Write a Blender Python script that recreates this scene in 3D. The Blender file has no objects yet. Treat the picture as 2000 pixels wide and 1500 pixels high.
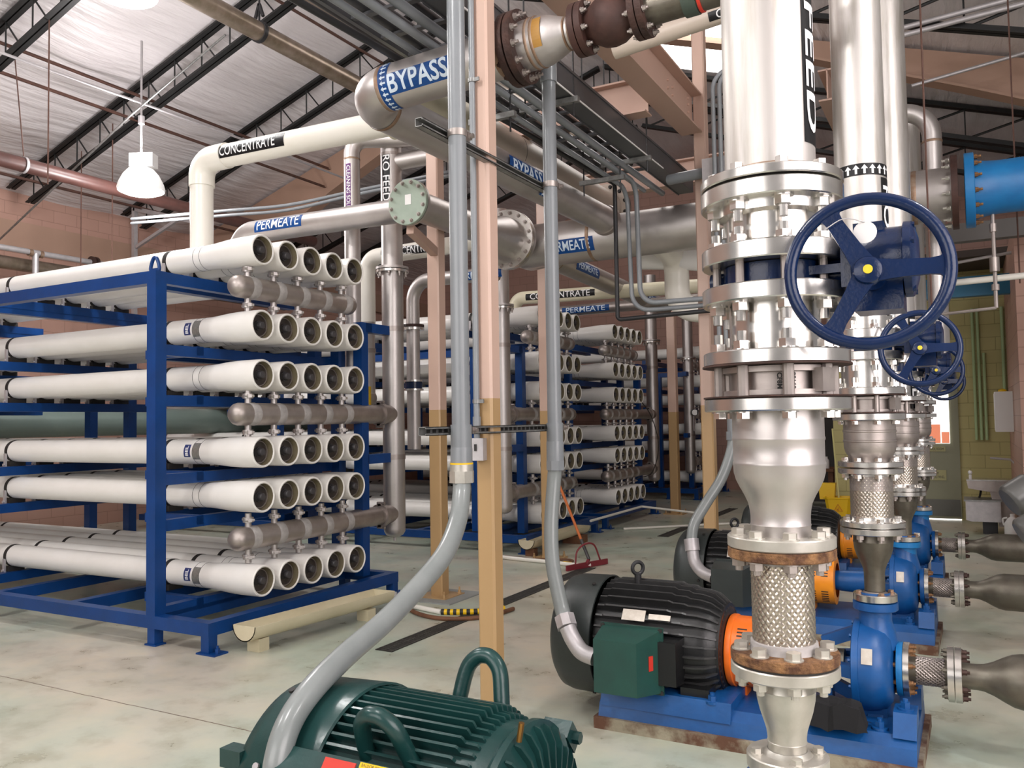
import bpy, bmesh, math, random
from mathutils import Vector, Matrix
random.seed(7)
PI = math.pi
S = bpy.context.scene
C = S.collection

# ------------------------------------------------------------------ camera, world, light, exposure
cam_data = bpy.data.cameras.new('camera')
cam_data.sensor_width = 36.0
cam_data.lens = 1639.16 / 2000.0 * 36.0
cam_data.clip_end = 200
cam = bpy.data.objects.new('camera', cam_data)
C.objects.link(cam)
yaw, pitch, roll = 0.49727, 0.044969, -0.016174
fw = Vector((-math.sin(yaw) * math.cos(pitch), math.cos(yaw) * math.cos(pitch), math.sin(pitch)))
rt = Vector((math.cos(yaw), math.sin(yaw), 0)); up = rt.cross(fw)
rt2 = rt * math.cos(roll) + up * math.sin(roll); up2 = up * math.cos(roll) - rt * math.sin(roll)
cam.matrix_world = Matrix(((rt2.x, up2.x, -fw.x, 0), (rt2.y, up2.y, -fw.y, 0), (rt2.z, up2.z, -fw.z, 1.65), (0, 0, 0, 1)))
S.camera = cam

world = bpy.data.worlds.new('world'); S.world = world; world.use_nodes = True
bgn = world.node_tree.nodes['Background']
bgn.inputs[0].default_value = (1.0, 0.95, 0.94, 1); bgn.inputs[1].default_value = WORLD_STRENGTH = 0.32
S.view_settings.view_transform = 'Standard'; S.view_settings.look = 'None'
S.view_settings.exposure = 0.0; S.view_settings.gamma = 1.0
S.view_settings.use_curve_mapping = False

def area(name, loc, target, size, power, col, sy=None):
    l = bpy.data.lights.new(name, 'AREA'); l.energy = power; l.color = col
    l.shape = 'RECTANGLE' if sy else 'DISK'; l.size = size
    if sy: l.size_y = sy
    o = bpy.data.objects.new(name, l); o.location = loc
    o.rotation_euler = (Vector(target) - Vector(loc)).to_track_quat('-Z', 'Y').to_euler()
    C.objects.link(o); return o
def point(name, loc, power, col, r=0.12):
    l = bpy.data.lights.new(name, 'POINT'); l.energy = power; l.color = col; l.shadow_soft_size = r
    o = bpy.data.objects.new(name, l); o.location = loc; C.objects.link(o); return o
# right-side daylight read off the near pipe; front area is added, unseen fill
area('daylight_side_opening', (3.6, 0.5, 3.0), (-0.6, 3.6, 1.6), 4.5, 300, (1.0, 0.92, 0.92), 3.5)
area('front_fill', (-3.5, -4.5, 3.6), (-4.2, 5.0, 1.2), 6.0, 260, (1.0, 0.95, 0.93), 3.5)

# ------------------------------------------------------------------ mesh helpers
V3 = Vector
def frame(ax):
    a = V3(ax).normalized()
    h = V3((0, 0, 1)) if abs(a.z) < 0.9 else V3((1, 0, 0))
    u = h.cross(a).normalized(); v = a.cross(u)
    return a, u, v
class M:
    def __init__(s): s.v = []; s.f = []
    def add(s, vs, fs):
        n = len(s.v); s.v += [tuple(x) for x in vs]; s.f += [tuple(i + n for i in f) for f in fs]; return s
    def box(s, x0, y0, z0, x1, y1, z1):
        return s.add([(x0,y0,z0),(x1,y0,z0),(x1,y1,z0),(x0,y1,z0),(x0,y0,z1),(x1,y0,z1),(x1,y1,z1),(x0,y1,z1)],
                     [(0,3,2,1),(4,5,6,7),(0,1,5,4),(1,2,6,5),(2,3,7,6),(3,0,4,7)])
    def obox(s, c, ax, l, w, h, upv=None):
        """box of length l along ax centred on c, width w, height h along upv"""
        a = V3(ax).normalized()
        if upv is None: _, u, v = frame(a)
        else:
            u = V3(upv).cross(a).normalized(); v = a.cross(u)
        c = V3(c); pts = []
        for k in (-1, 1):
            for j, i in ((-1,-1),(1,-1),(1,1),(-1,1)):
                pts.append(c + a*l/2*k + u*w/2*j + v*h/2*i)
        return s.add(pts, [(0,3,2,1),(4,5,6,7),(0,1,5,4),(1,2,6,5),(2,3,7,6),(3,0,4,7)])
    def bar(s, p0, p1, w, h, upv=None):
        p0, p1 = V3(p0), V3(p1)
        return s.obox((p0+p1)/2, p1-p0, (p1-p0).length, w, h, upv)
    def lathe(s, o, ax, prof, n=32, closed=False, ph=0.0):
        a, u, v = frame(ax); o = V3(o); vs = []; fs = []; rings = []
        for t, r in prof:
            if r <= 1e-6: rings.append([len(vs)]); vs.append(o + a*t)
            else:
                rings.append(list(range(len(vs), len(vs)+n)))
                for k in range(n):
                    th = 2*PI*(k+ph)/n
                    vs.append(o + a*t + u*(r*math.cos(th)) + v*(r*math.sin(th)))
        pr = list(zip(rings, rings[1:]))
        if closed: pr.append((rings[-1], rings[0]))
        for A, B in pr:
            if len(A) == 1 and len(B) == 1: continue
            for k in range(n):
                k2 = (k+1) % n
                if len(A) == 1: fs.append((A[0], B[k2], B[k]))
                elif len(B) == 1: fs.append((A[k], A[k2], B[0]))
                else: fs.append((A[k], A[k2], B[k2], B[k]))
        return s.add(vs, fs)
    def cyl(s, p0, p1, r0, r1=None, n=24, ph=0.0):
        p0, p1 = V3(p0), V3(p1); L = (p1-p0).length; r1 = r0 if r1 is None else r1
        return s.lathe(p0, p1-p0, [(0,0),(0,r0),(L,r1),(L,0)], n, ph=ph)
    def ring(s, c, ax, r0, r1, t, n=32):
        """annulus: inner r0, outer r1, thickness t centred on c"""
        return s.lathe(c, ax, [(-t/2,r0),(-t/2,r1),(t/2,r1),(t/2,r0)], n, closed=True)
    def torus(s, c, ax, R, r, n=40, m=10):
        return s.lathe(c, ax, [(r*math.sin(2*PI*k/m), R + r*math.cos(2*PI*k/m)) for k in range(m)], n, closed=True)
    def tube(s, pts, r, n=16, caps=True):
        pts = [V3(p) for p in pts]; vs = []; fs = []
        T = []
        for i in range(len(pts)):
            a = pts[max(0,i-1)]; b = pts[min(len(pts)-1,i+1)]; T.append((b-a).normalized())
        _, u, v = frame(T[0])
        for i, p in enumerate(pts):
            if i:
                q = T[i-1].rotation_difference(T[i]); u = q @ u
                u = (u - T[i]*u.dot(T[i])).normalized()
            w = T[i].cross(u); rr = r[i] if isinstance(r, (list, tuple)) else r
            for k in range(n):
                th = 2*PI*k/n; vs.append(p + u*(rr*math.cos(th)) + w*(rr*math.sin(th)))
        for i in range(len(pts)-1):
            for k in range(n):
                k2 = (k+1) % n; fs.append((i*n+k, i*n+k2, (i+1)*n+k2, (i+1)*n+k))
        if caps:
            fs.append(tuple(range(n-1,-1,-1))); fs.append(tuple(range((len(pts)-1)*n, len(pts)*n)))
        return s.add(vs, fs)
    def prism(s, poly, o, ux, uy, d):
        """poly in (ux,uy) plane at o, extruded by vector d"""
        o, ux, uy, d = V3(o), V3(ux), V3(uy), V3(d); n = len(poly)
        a = [o + ux*p[0] + uy*p[1] for p in poly]
        return s.add(a + [q + d for q in a], [tuple(range(n-1,-1,-1)), tuple(range(n, 2*n))] + [(k, (k+1)%n, n+(k+1)%n, n+k) for k in range(n)])
    def sphere(s, c, r, n=16, m=8, ax=(0,0,1), sc=1.0):
        return s.lathe(c, ax, [(-r*sc*math.cos(PI*k/m), r*math.sin(PI*k/m)) for k in range(m+1)], n)
def fillet(pts, R, k=7):
    """round the corners of a polyline"""
    pts = [V3(p) for p in pts]; out = [pts[0]]
    for i in range(1, len(pts)-1):
        a, b, c = pts[i-1], pts[i], pts[i+1]
        d1 = (a-b).normalized(); d2 = (c-b).normalized(); ang = d1.angle(d2)
        if ang > PI-0.02: out.append(b); continue
        t = min(R/math.tan(ang/2), (a-b).length*0.49 if i > 1 else (a-b).length*0.98, (c-b).length*0.49 if i < len(pts)-2 else (c-b).length*0.98)
        Rr = t*math.tan(ang/2); p1 = b+d1*t; p2 = b+d2*t
        ctr = b + (d1+d2).normalized()*(Rr/math.sin(ang/2))
        q1 = p1-ctr; q2 = p2-ctr; w = q1.angle(q2); axn = q1.cross(q2).normalized()
        for j in range(k+1):
            out.append(ctr + Matrix.Rotation(w*j/k, 3, axn) @ q1)
    out.append(pts[-1]); return out
def spline(pts, k=6):
    pts = [V3(p) for p in pts]; P = [pts[0]*2-pts[1]] + pts + [pts[-1]*2-pts[-2]]; out = []
    for i in range(1, len(P)-2):
        for j in range(k):
            t = j/k; a, b, c, d = P[i-1], P[i], P[i+1], P[i+2]
            out.append(0.5*((2*b) + (c-a)*t + (2*a-5*b+4*c-d)*t*t + (3*b-a-3*c+d)*t**3))
    out.append(pts[-1]); return out

ORG = {}
def mesh_of(name, mb, mat, o=V3((0,0,0)), sharp=35):
    me = bpy.data.meshes.new(name)
    me.from_pydata([(V3(v)-o)[:] for v in mb.v], [], mb.f); me.validate(); me.update()
    bm = bmesh.new(); bm.from_mesh(me); bmesh.ops.recalc_face_normals(bm, faces=bm.faces); bm.to_mesh(me); bm.free()
    if sharp:
        me.shade_smooth(); me.set_sharp_from_angle(angle=math.radians(sharp))
    me.materials.append(mat); return me
def tag(o, label=None, cat=None, group=None, kind=None):
    if label: o['label'] = label
    if cat: o['category'] = cat
    if group: o['group'] = group
    if kind: o['kind'] = kind
    return o
def obj(name, mb, mat, parent, label=None, sharp=35):
    """a part: one mesh under its thing (or under a part)"""
    o = bpy.data.objects.new(name, mesh_of(name, mb, mat, ORG[parent.name], sharp)); C.objects.link(o)
    o.parent = parent; ORG[o.name] = ORG[parent.name]
    if label: o['label'] = label
    return o
def thing(name, label, cat, loc, group=None):
    o = bpy.data.objects.new(name, None); C.objects.link(o); o.location = loc; o.empty_display_size = 0.1
    ORG[o.name] = V3(loc); return tag(o, label, cat, group)
def single(name, label, cat, mb, mat, group=None, sharp=35, kind=None):
    """a thing that is one mesh"""
    xs = [v[0] for v in mb.v]; ys = [v[1] for v in mb.v]; zs = [v[2] for v in mb.v]
    c = V3(((min(xs)+max(xs))/2, (min(ys)+max(ys))/2, min(zs)))
    o = bpy.data.objects.new(name, mesh_of(name, mb, mat, c, sharp)); o.location = c; C.objects.link(o); ORG[o.name] = c
    return tag(o, label, cat, group, kind)
def struct(name, mb, mat, sharp=0, parent=None):
    if parent is not None: return obj(name, mb, mat, parent, None, sharp)
    o = single(name, None, None, mb, mat, None, sharp); o['kind'] = 'structure'; return o
def dup(root, delta, label=None, group=None):
    r = root.copy(); C.objects.link(r); r.location = root.location + V3(delta); ORG[r.name] = ORG[root.name] + V3(delta)
    if label: r['label'] = label
    if group: r['group'] = group
    def rec(src, dst):
        for ch in list(src.children):
            c = ch.copy(); C.objects.link(c); c.parent = dst; rec(ch, c)
    rec(root, r); return r
BOLT = {}
def bolts(parent, c, ax, R, n, r, h, mat, shank=0.0, ph=0.5, name='bolt', washer=True, studr=0.55):
    """n hex bolts standing on the plane through c, pointing along ax"""
    a, u, v = frame(ax); key = (round(r,4), round(h,4), round(shank,4), tuple(round(x,3) for x in a), mat.name, washer, studr)
    if key not in BOLT:
        mb = M(); mb.cyl((0,0,0), a*h, r, n=6)
        if washer: mb.cyl((0,0,0), a*(h*0.16), r*1.25, n=14)
        if shank: mb.cyl(a*h*0.9, a*(h+shank), r*studr, n=10)
        BOLT[key] = mesh_of('bolt', mb, mat, V3((0,0,0)), 30)
    for k in range(n):
        th = 2*PI*(k+ph)/n
        o = bpy.data.objects.new(name, BOLT[key]); C.objects.link(o); o.parent = parent
        o.location = V3(c) + u*(R*math.cos(th)) + v*(R*math.sin(th)) - ORG[parent.name]

# ------------------------------------------------------------------ lettering
def text_mesh(txt, size, bold=0.0, width=None):
    cu = bpy.data.curves.new('t', 'FONT'); cu.body = txt; cu.size = size; cu.align_x = 'CENTER'; cu.align_y = 'CENTER'; cu.offset = bold; cu.resolution_u = 3
    o = bpy.data.objects.new('t', cu); C.objects.link(o); bpy.context.view_layer.update()
    ev = o.evaluated_get(bpy.context.evaluated_depsgraph_get()); me = ev.to_mesh()
    bm = bmesh.new(); bm.from_mesh(me); ev.to_mesh_clear()
    bpy.data.objects.remove(o); bpy.data.curves.remove(cu)
    xs = [v.co.x for v in bm.verts]
    if width and xs:
        k = width/(max(xs)-min(xs)); m0 = (max(xs)+min(xs))/2
        for v in bm.verts: v.co.x = (v.co.x-m0)*k
    return bm
def slice_y(bm, lo, hi, n):
    for k in range(1, n):
        y = lo+(hi-lo)*k/n
        bmesh.ops.bisect_plane(bm, geom=bm.verts[:]+bm.edges[:]+bm.faces[:], plane_co=(0,y,0), plane_no=(0,1,0), dist=1e-6)
def wrap_bm(bm, c, a, nrm, r, cut=None):
    """lay a flat bmesh (x along a, y round the pipe) on a cylinder of radius r, centred where the normal is nrm"""
    a = V3(a).normalized(); nn = V3(nrm); nn = (nn-a*nn.dot(a)).normalized(); t = nn.cross(a); c = V3(c); mb = M()
    ys = [v.co.y for v in bm.verts]
    if ys: slice_y(bm, min(ys), max(ys), max(2, int((max(ys)-min(ys))/r/0.14)))
    bm.verts.index_update()
    vs = [c + a*v.co.x + (nn*math.cos(v.co.y/r) + t*math.sin(v.co.y/r))*r for v in bm.verts]
    mb.add(vs, [[v.index for v in f.verts] for f in bm.faces]); bm.free(); return mb
def band(c, a, nrm, r, x0, x1, y0, y1, k=10):
    bm = bmesh.new(); vs = [bm.verts.new(p) for p in ((x0,y0,0),(x1,y0,0),(x1,y1,0),(x0,y1,0))]; bm.faces.new(vs)
    return wrap_bm(bm, c, a, nrm, r)
def marker(parent, txt, c, a, nrm, r, size, w, h, bgm, fgm, bold=0.0, tw=None, name='pipe_marker', label=None):
    """a pipe marker: coloured band with letters lying on it"""
    b = obj(name, band(c, a, nrm, r+0.0015, -w/2, w/2, -h/2, h/2), bgm, parent, label, 0)
    l = obj('lettering', wrap_bm(text_mesh(txt, size, bold, tw), c, a, nrm, r+0.003), fgm, b, None, 0); return b
def flat_text(parent, txt, o, ux, uy, size, mat, bold=0.0, tw=None, name='lettering'):
    bm = text_mesh(txt, size, bold, tw); bm.verts.index_update(); mb = M(); o, ux, uy = V3(o), V3(ux), V3(uy)
    mb.add([o+ux*v.co.x+uy*v.co.y for v in bm.verts], [[v.index for v in f.verts] for f in bm.faces]); bm.free()
    return obj(name, mb, mat, parent, None, 0)
def arrows(parent, c, a, nrm, r, n, span, s, mat, along=False):
    """row of little arrows round a pipe; they point along a (or round it)"""
    bm = bmesh.new(); sh = [(-.12,-.5),(.12,-.5),(.12,.05),(.36,.05),(0,.5),(-.36,.05),(-.12,.05)]
    for k in range(n):
        y = -span/2+span*(k+.5)/n
        vs = [bm.verts.new((q*s, y+p*s, 0) if along else (p*s, y+q*s, 0)) for p, q in sh]; bm.faces.new(vs)
    return obj('arrow_row', wrap_bm(bm, c, a, nrm, r), mat, parent, None, 0)
# ------------------------------------------------------------------ materials
def mat(name, col, rough=0.5, metal=0.0, col2=None, nscale=6.0, bump=0.0, bscale=None, rvar=0.0, emit=None, estr=0.0, stretch=None, spec=None, lo=0.35, hi=0.7, bdist=.02):
    m = bpy.data.materials.new(name); m.use_nodes = True; nt = m.node_tree; b = nt.nodes['Principled BSDF']
    b.inputs['Base Color'].default_value = (*col, 1); b.inputs['Roughness'].default_value = rough; b.inputs['Metallic'].default_value = metal
    if spec is not None: b.inputs['Specular IOR Level'].default_value = spec
    if emit: b.inputs['Emission Color'].default_value = (*emit, 1); b.inputs['Emission Strength'].default_value = estr
    if col2 or bump or rvar:
        tc = nt.nodes.new('ShaderNodeTexCoord'); vec = tc.outputs['Object']
        if stretch:
            mp = nt.nodes.new('ShaderNodeMapping'); mp.inputs['Scale'].default_value = stretch; nt.links.new(vec, mp.inputs[0]); vec = mp.outputs[0]
        nz = nt.nodes.new('ShaderNodeTexNoise'); nz.inputs['Scale'].default_value = nscale; nz.inputs['Detail'].default_value = 6; nz.inputs['Roughness'].default_value = 0.6
        nt.links.new(vec, nz.inputs['Vector'])
        if col2:
            cr = nt.nodes.new('ShaderNodeValToRGB'); cr.color_ramp.elements[0].position = lo; cr.color_ramp.elements[1].position = hi
            cr.color_ramp.elements[0].color = (*col2, 1); cr.color_ramp.elements[1].color = (*col, 1)
            nt.links.new(nz.outputs['Fac'], cr.inputs[0]); nt.links.new(cr.outputs[0], b.inputs['Base Color'])
        if rvar:
            mr = nt.nodes.new('ShaderNodeMapRange'); mr.inputs['To Min'].default_value = max(0.03, rough-rvar); mr.inputs['To Max'].default_value = min(1, rough+rvar)
            nt.links.new(nz.outputs['Fac'], mr.inputs[0]); nt.links.new(mr.outputs[0], b.inputs['Roughness'])
        if bump:
            n2 = nz
            if bscale:
                n2 = nt.nodes.new('ShaderNodeTexNoise'); n2.inputs['Scale'].default_value = bscale; n2.inputs['Detail'].default_value = 4; nt.links.new(vec, n2.inputs['Vector'])
            bp = nt.nodes.new('ShaderNodeBump'); bp.inputs['Strength'].default_value = bump; bp.inputs['Distance'].default_value = bdist
            nt.links.new(n2.outputs['Fac'], bp.inputs['Height']); nt.links.new(bp.outputs[0], b.inputs['Normal'])
    return m
def brick(name, c1, c2, mortar, axis):
    m = bpy.data.materials.new(name); m.use_nodes = True; nt = m.node_tree; b = nt.nodes['Principled BSDF']
    g = nt.nodes.new('ShaderNodeNewGeometry'); sp = nt.nodes.new('ShaderNodeSeparateXYZ'); cb = nt.nodes.new('ShaderNodeCombineXYZ')
    nt.links.new(g.outputs['Position'], sp.inputs[0]); nt.links.new(sp.outputs[axis], cb.inputs[0]); nt.links.new(sp.outputs[2], cb.inputs[1])
    br = nt.nodes.new('ShaderNodeTexBrick'); br.inputs['Scale'].default_value = 1; br.inputs['Brick Width'].default_value = .406; br.inputs['Row Height'].default_value = .203
    br.inputs['Mortar Size'].default_value = .006; br.inputs['Mortar Smooth'].default_value = .4
    br.inputs['Color1'].default_value = (*c1,1); br.inputs['Color2'].default_value = (*c2,1); br.inputs['Mortar'].default_value = (*mortar,1)
    nt.links.new(cb.outputs[0], br.inputs[0]); nt.links.new(br.outputs[0], b.inputs['Base Color']); b.inputs['Roughness'].default_value = .6
    bp = nt.nodes.new('ShaderNodeBump'); bp.inputs['Strength'].default_value = .4; bp.inputs['Distance'].default_value = .01; bp.invert = True
    nt.links.new(br.outputs['Fac'], bp.inputs['Height']); nt.links.new(bp.outputs[0], b.inputs['Normal'])
    return m
def two_tone(name, lower, upper, z):
    m = bpy.data.materials.new(name); m.use_nodes = True; nt = m.node_tree; b = nt.nodes['Principled BSDF']
    g = nt.nodes.new('ShaderNodeNewGeometry'); sp = nt.nodes.new('ShaderNodeSeparateXYZ'); nt.links.new(g.outputs['Position'], sp.inputs[0])
    gt = nt.nodes.new('ShaderNodeMath'); gt.operation = 'GREATER_THAN'; gt.inputs[1].default_value = z; nt.links.new(sp.outputs[2], gt.inputs[0])
    mx = nt.nodes.new('ShaderNodeMix'); mx.data_type = 'RGBA'; mx.inputs[6].default_value = (*lower,1); mx.inputs[7].default_value = (*upper,1)
    nt.links.new(gt.outputs[0], mx.inputs[0]); nt.links.new(mx.outputs[2], b.inputs['Base Color']); b.inputs['Roughness'].default_value = .38
    return m
def floor_mat():
    m = bpy.data.materials.new('painted_concrete'); m.use_nodes = True; nt = m.node_tree; b = nt.nodes['Principled BSDF']
    g = nt.nodes.new('ShaderNodeNewGeometry')
    def noise(s, d=6): 
        n = nt.nodes.new('ShaderNodeTexNoise'); n.inputs['Scale'].default_value = s; n.inputs['Detail'].default_value = d; n.inputs['Roughness'].default_value = .62; nt.links.new(g.outputs['Position'], n.inputs['Vector']); return n
    def ramp(fac, stops):
        r = nt.nodes.new('ShaderNodeValToRGB'); e = r.color_ramp.elements
        e[0].position, e[0].color = stops[0][0], (*stops[0][1],1); e[1].position, e[1].color = stops[-1][0], (*stops[-1][1],1)
        for p, c in stops[1:-1]: q = e.new(p); q.color = (*c,1)
        nt.links.new(fac, r.inputs[0]); return r
    n1 = noise(1.1); n2 = noise(3.7, 8); n3 = noise(.45, 3)
    r1 = ramp(n1.outputs['Fac'], [(.32,(.42,.44,.375)),(.5,(.51,.50,.44)),(.68,(.58,.545,.475))])
    r2 = ramp(n2.outputs['Fac'], [(.3,(.75,.72,.66)),(.5,(1,1,1)),(.75,(1.1,1.06,1.0))])
    r3 = ramp(n3.outputs['Fac'], [(.4,(.86,1.0,.95)),(.6,(1.06,1.0,.94))])
    mx = nt.nodes.new('ShaderNodeMix'); mx.data_type = 'RGBA'; mx.blend_type = 'MULTIPLY'; mx.inputs[0].default_value = 1
    nt.links.new(r1.outputs[0], mx.inputs[6]); nt.links.new(r2.outputs[0], mx.inputs[7])
    m2 = nt.nodes.new('ShaderNodeMix'); m2.data_type = 'RGBA'; m2.blend_type = 'MULTIPLY'; m2.inputs[0].default_value = 1
    nt.links.new(mx.outputs[2], m2.inputs[6]); nt.links.new(r3.outputs[0], m2.inputs[7])
    # saw-cut joint running along X at y = 3.37, wandering a little
    sp = nt.nodes.new('ShaderNodeSeparateXYZ'); nt.links.new(g.outputs['Position'], sp.inputs[0])
    md = nt.nodes.new('ShaderNodeMath'); md.operation = 'MULTIPLY_ADD'; md.inputs[1].default_value = .03; md.inputs[2].default_value = -3.385; nt.links.new(n2.outputs['Fac'], md.inputs[0])
    ad = nt.nodes.new('ShaderNodeMath'); ad.operation = 'ADD'; nt.links.new(sp.outputs[1], ad.inputs[0]); nt.links.new(md.outputs[0], ad.inputs[1])
    ab = nt.nodes.new('ShaderNodeMath'); ab.operation = 'ABSOLUTE'; nt.links.new(ad.outputs[0], ab.inputs[0])
    lt = nt.nodes.new('ShaderNodeMath'); lt.operation = 'LESS_THAN'; lt.inputs[1].default_value = .004; nt.links.new(ab.outputs[0], lt.inputs[0])
    m3 = nt.nodes.new('ShaderNodeMix'); m3.data_type = 'RGBA'; m3.inputs[7].default_value = (.17,.12,.085,1)
    nt.links.new(lt.outputs[0], m3.inputs[0]); nt.links.new(m2.outputs[2], m3.inputs[6]); nt.links.new(m3.outputs[2], b.inputs['Base Color'])
    mr = nt.nodes.new('ShaderNodeMapRange'); mr.inputs['To Min'].default_value = .16; mr.inputs['To Max'].default_value = .48; nt.links.new(n2.outputs['Fac'], mr.inputs[0]); nt.links.new(mr.outputs[0], b.inputs['Roughness'])
    return m
def braid_mat():
    m = bpy.data.materials.new('steel_braid'); m.use_nodes = True; nt = m.node_tree; b = nt.nodes['Principled BSDF']
    b.inputs['Base Color'].default_value = (.50,.44,.38,1); b.inputs['Metallic'].default_value = .95; b.inputs['Roughness'].default_value = .28
    return m

STEEL = mat('satin_steel', (.57,.535,.52), .42, .85, (.47,.44,.425), 3.0, .02, 40, .1)
STAIN = mat('stained_satin_steel', (.61,.58,.555), .44, .8, (.46,.43,.38), 5.0, .02, 30, .08, stretch=(5,5,.5), lo=.3, hi=.55)
STEEL2 = mat('bright_steel', (.72,.695,.66), .24, .97, (.62,.60,.57), 9.0, 0, None, .06)
STEEL3 = mat('dull_steel', (.45,.40,.375), .42, .8, (.33,.29,.27), 5.0, .05, 25, .1)
STEELD = mat('grimy_steel', (.20,.185,.15), .42, .75, (.12,.105,.085), 6.0, .05, 20, .1)
CHALK = mat('white_weld_scale', (.50,.475,.465), .7, .2, (.36,.34,.33), 18)
LIMED = mat('limed_steel', (.60,.575,.52), .36, .6, (.45,.43,.38), 9, .03, 30)
RUST = mat('rusty_steel', (.30,.155,.065), .85, .1, (.085,.036,.018), 28, .6, 70, lo=.38, hi=.68)
RUSTD = mat('dark_rusty_iron', (.075,.035,.026), .62, .3, (.035,.02,.017), 10, .3, 40)
RUSTR = mat('rust_red_primer', (.075,.032,.024), .6, .15, (.042,.018,.014), 8, .1, 30)
WELD = mat('heat_tinted_weld', (.24,.13,.075), .5, .6, (.36,.27,.2), 16)
PVC = mat('white_fibreglass', (.86,.84,.81), .3, 0, (.81,.79,.75), 3.0, .02, 60, .05)
PVCP = mat('white_plastic_pipe', (.86,.83,.77), .3, 0, (.82,.79,.71), 2.0)
CREAM = mat('cream_plastic_pipe', (.76,.72,.55), .32, 0, (.69,.64,.48), 1.6)
BEIGEP = mat('beige_plastic_pipe', (.60,.52,.44), .4, 0, (.53,.45,.38), 1.6)
TROUGH = mat('ivory_plastic', (.62,.56,.40), .35, 0, (.56,.50,.34), 4)
BLUE = mat('blue_frame_paint', (.002,.046,.205), .36, 0, (.002,.036,.155), 4.0, .03, 50, spec=.35)
BLACK = mat('black_rubber', (.018,.016,.015), .6)
DGREY = mat('dark_grey_plastic', (.055,.052,.055), .35)
PLATE = mat('vessel_end_plate', (.085,.07,.065), .28, .35, (.06,.05,.045), 12)
TANIN = mat('tan_bore', (.20,.17,.105), .5, 0, (.15,.125,.075), 10)
POST = two_tone('two_tone_post_paint', (.43,.275,.13), (.575,.40,.325), 1.775)
TAN = mat('pink_tan_paint', (.52,.345,.275), .45, 0, (.47,.31,.245), 1.2)
RAFT = mat('tan_beam_paint', (.42,.265,.195), .5, 0, (.37,.235,.17), 1.2)
CONDUIT = mat('grey_pvc_conduit', (.225,.24,.255), .3, 0, (.195,.21,.225), 3)
HOSE = mat('grey_flexible_hose', (.25,.27,.268), .26, 0, (.21,.23,.228), 4)
GALV = mat('galvanised_steel', (.36,.36,.35), .45, .75, (.22,.22,.215), 22)
GALVL = mat('light_galvanised', (.55,.52,.53), .45, .5, (.45,.43,.44), 12)
DUCT = mat('dark_grey_enamel', (.085,.088,.095), .35, .2, (.07,.07,.075), 3)
BLKPIPE = mat('black_iron_pipe', (.022,.022,.024), .45, .2)
BLKSTEEL = mat('black_joist_paint', (.017,.018,.018), .5, .1, (.012,.012,.012), 6)
BROWN = mat('brown_primer_angle', (.13,.062,.045), .6, .1, (.085,.042,.032), 9)
BROWNPIPE = mat('brown_painted_pipe', (.085,.036,.03), .42, .0, (.055,.024,.02), 7)
OLIVE = mat('dirty_galvanised_pipe', (.34,.27,.22), .32, .6, (.20,.16,.11), 6)
MOTORK = mat('black_motor_paint', (.008,.0085,.009), .36, 0, (.006,.0065,.007), 8, .05, 40)
MOTORF = mat('dust_gloss_black_fins', (.034,.034,.035), .36, 0, (.022,.022,.022), 10)  # dust and edge gloss put into the fin colour; frame darkened for the gaps
MOTORG = mat('dark_slate_motor_paint', (.033,.041,.040), .40, 0, (.025,.031,.030), 4, .04, 40)
GREEN = mat('dark_green_motor_paint', (.010,.052,.049), .28, 0, (.008,.038,.036), 5, .05, 40)
GREENB = mat('green_box_paint', (.012,.062,.048), .42, 0, (.010,.045,.036), 6)
PUMP = mat('pump_blue_paint', (.005,.085,.29), .38, 0, (.004,.06,.21), 6, .05, 30)
PUMPB = mat('light_blue_paint', (.008,.19,.47), .42, 0, (.006,.13,.36), 4, .08, 20)
NAVY = mat('navy_valve_paint', (.002,.014,.062), .24, 0, (.0015,.011,.048), 8, .05, 120, spec=.4)
ORANGE = mat('orange_guard_paint', (.80,.16,.012), .4, 0, (.70,.13,.01), 6)
AMBER = mat('amber_guard_paint', (.85,.30,.012), .4, 0, (.72,.22,.01), 6)
YELLOW = mat('yellow_plastic', (.80,.50,.005), .4)
YDOT = mat('yellow_paint', (.65,.50,.02), .5)
WHITE = mat('white_vinyl', (.82,.81,.80), .45)
TXTW = mat('white_lettering', (.85,.85,.86), .5)
TXTB = mat('pale_blue_lettering', (.62,.72,.82), .5)
TXTK = mat('black_lettering', (.02,.02,.02), .5)
BLKV = mat('black_vinyl', (.008,.008,.009), .4, spec=.3)
BLUV = mat('blue_vinyl', (.004,.055,.22), .4, spec=.3)
PURV = mat('purple_vinyl', (.12,.02,.16), .4)
REDP = mat('red_plate', (.55,.035,.02), .45)
PLATEM = mat('nameplate_metal', (.58,.54,.48), .4, .5, (.45,.40,.34), 25)
BADGE = mat('navy_badge', (.012,.03,.15), .4)
FOIL = mat('grey_foil_label', (.32,.32,.30), .35, .5, (.22,.22,.21), 40)
WOOD = mat('old_wood', (.19,.085,.04), .7, 0, (.12,.05,.025), 8)
HANDLE = mat('orange_wood_handle', (.50,.13,.03), .45)
MAROON = mat('maroon_paint', (.20,.02,.03), .5)
GRATE = mat('dark_iron_grate', (.07,.068,.06), .5, .4, (.045,.043,.04), 10)
GROUT = mat('stained_grout', (.30,.265,.19), .85, 0, (.11,.05,.028), 6, .9, 9, lo=.40, hi=.58)
CLOTH = mat('black_rag', (.006,.006,.007), .95)
FLOOR = floor_mat()
BRAID = braid_mat()
ROOF = mat('white_vinyl_insulation', (.74,.70,.705), .34, 0, (.68,.64,.645), 1.2, 1.0, 1.5, .05, stretch=(6.0,.8,1), bdist=.05)
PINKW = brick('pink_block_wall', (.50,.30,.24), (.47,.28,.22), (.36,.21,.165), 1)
PINKX = brick('pink_block_wall_back', (.42,.25,.2), (.40,.235,.19), (.30,.18,.14), 0)
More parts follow.
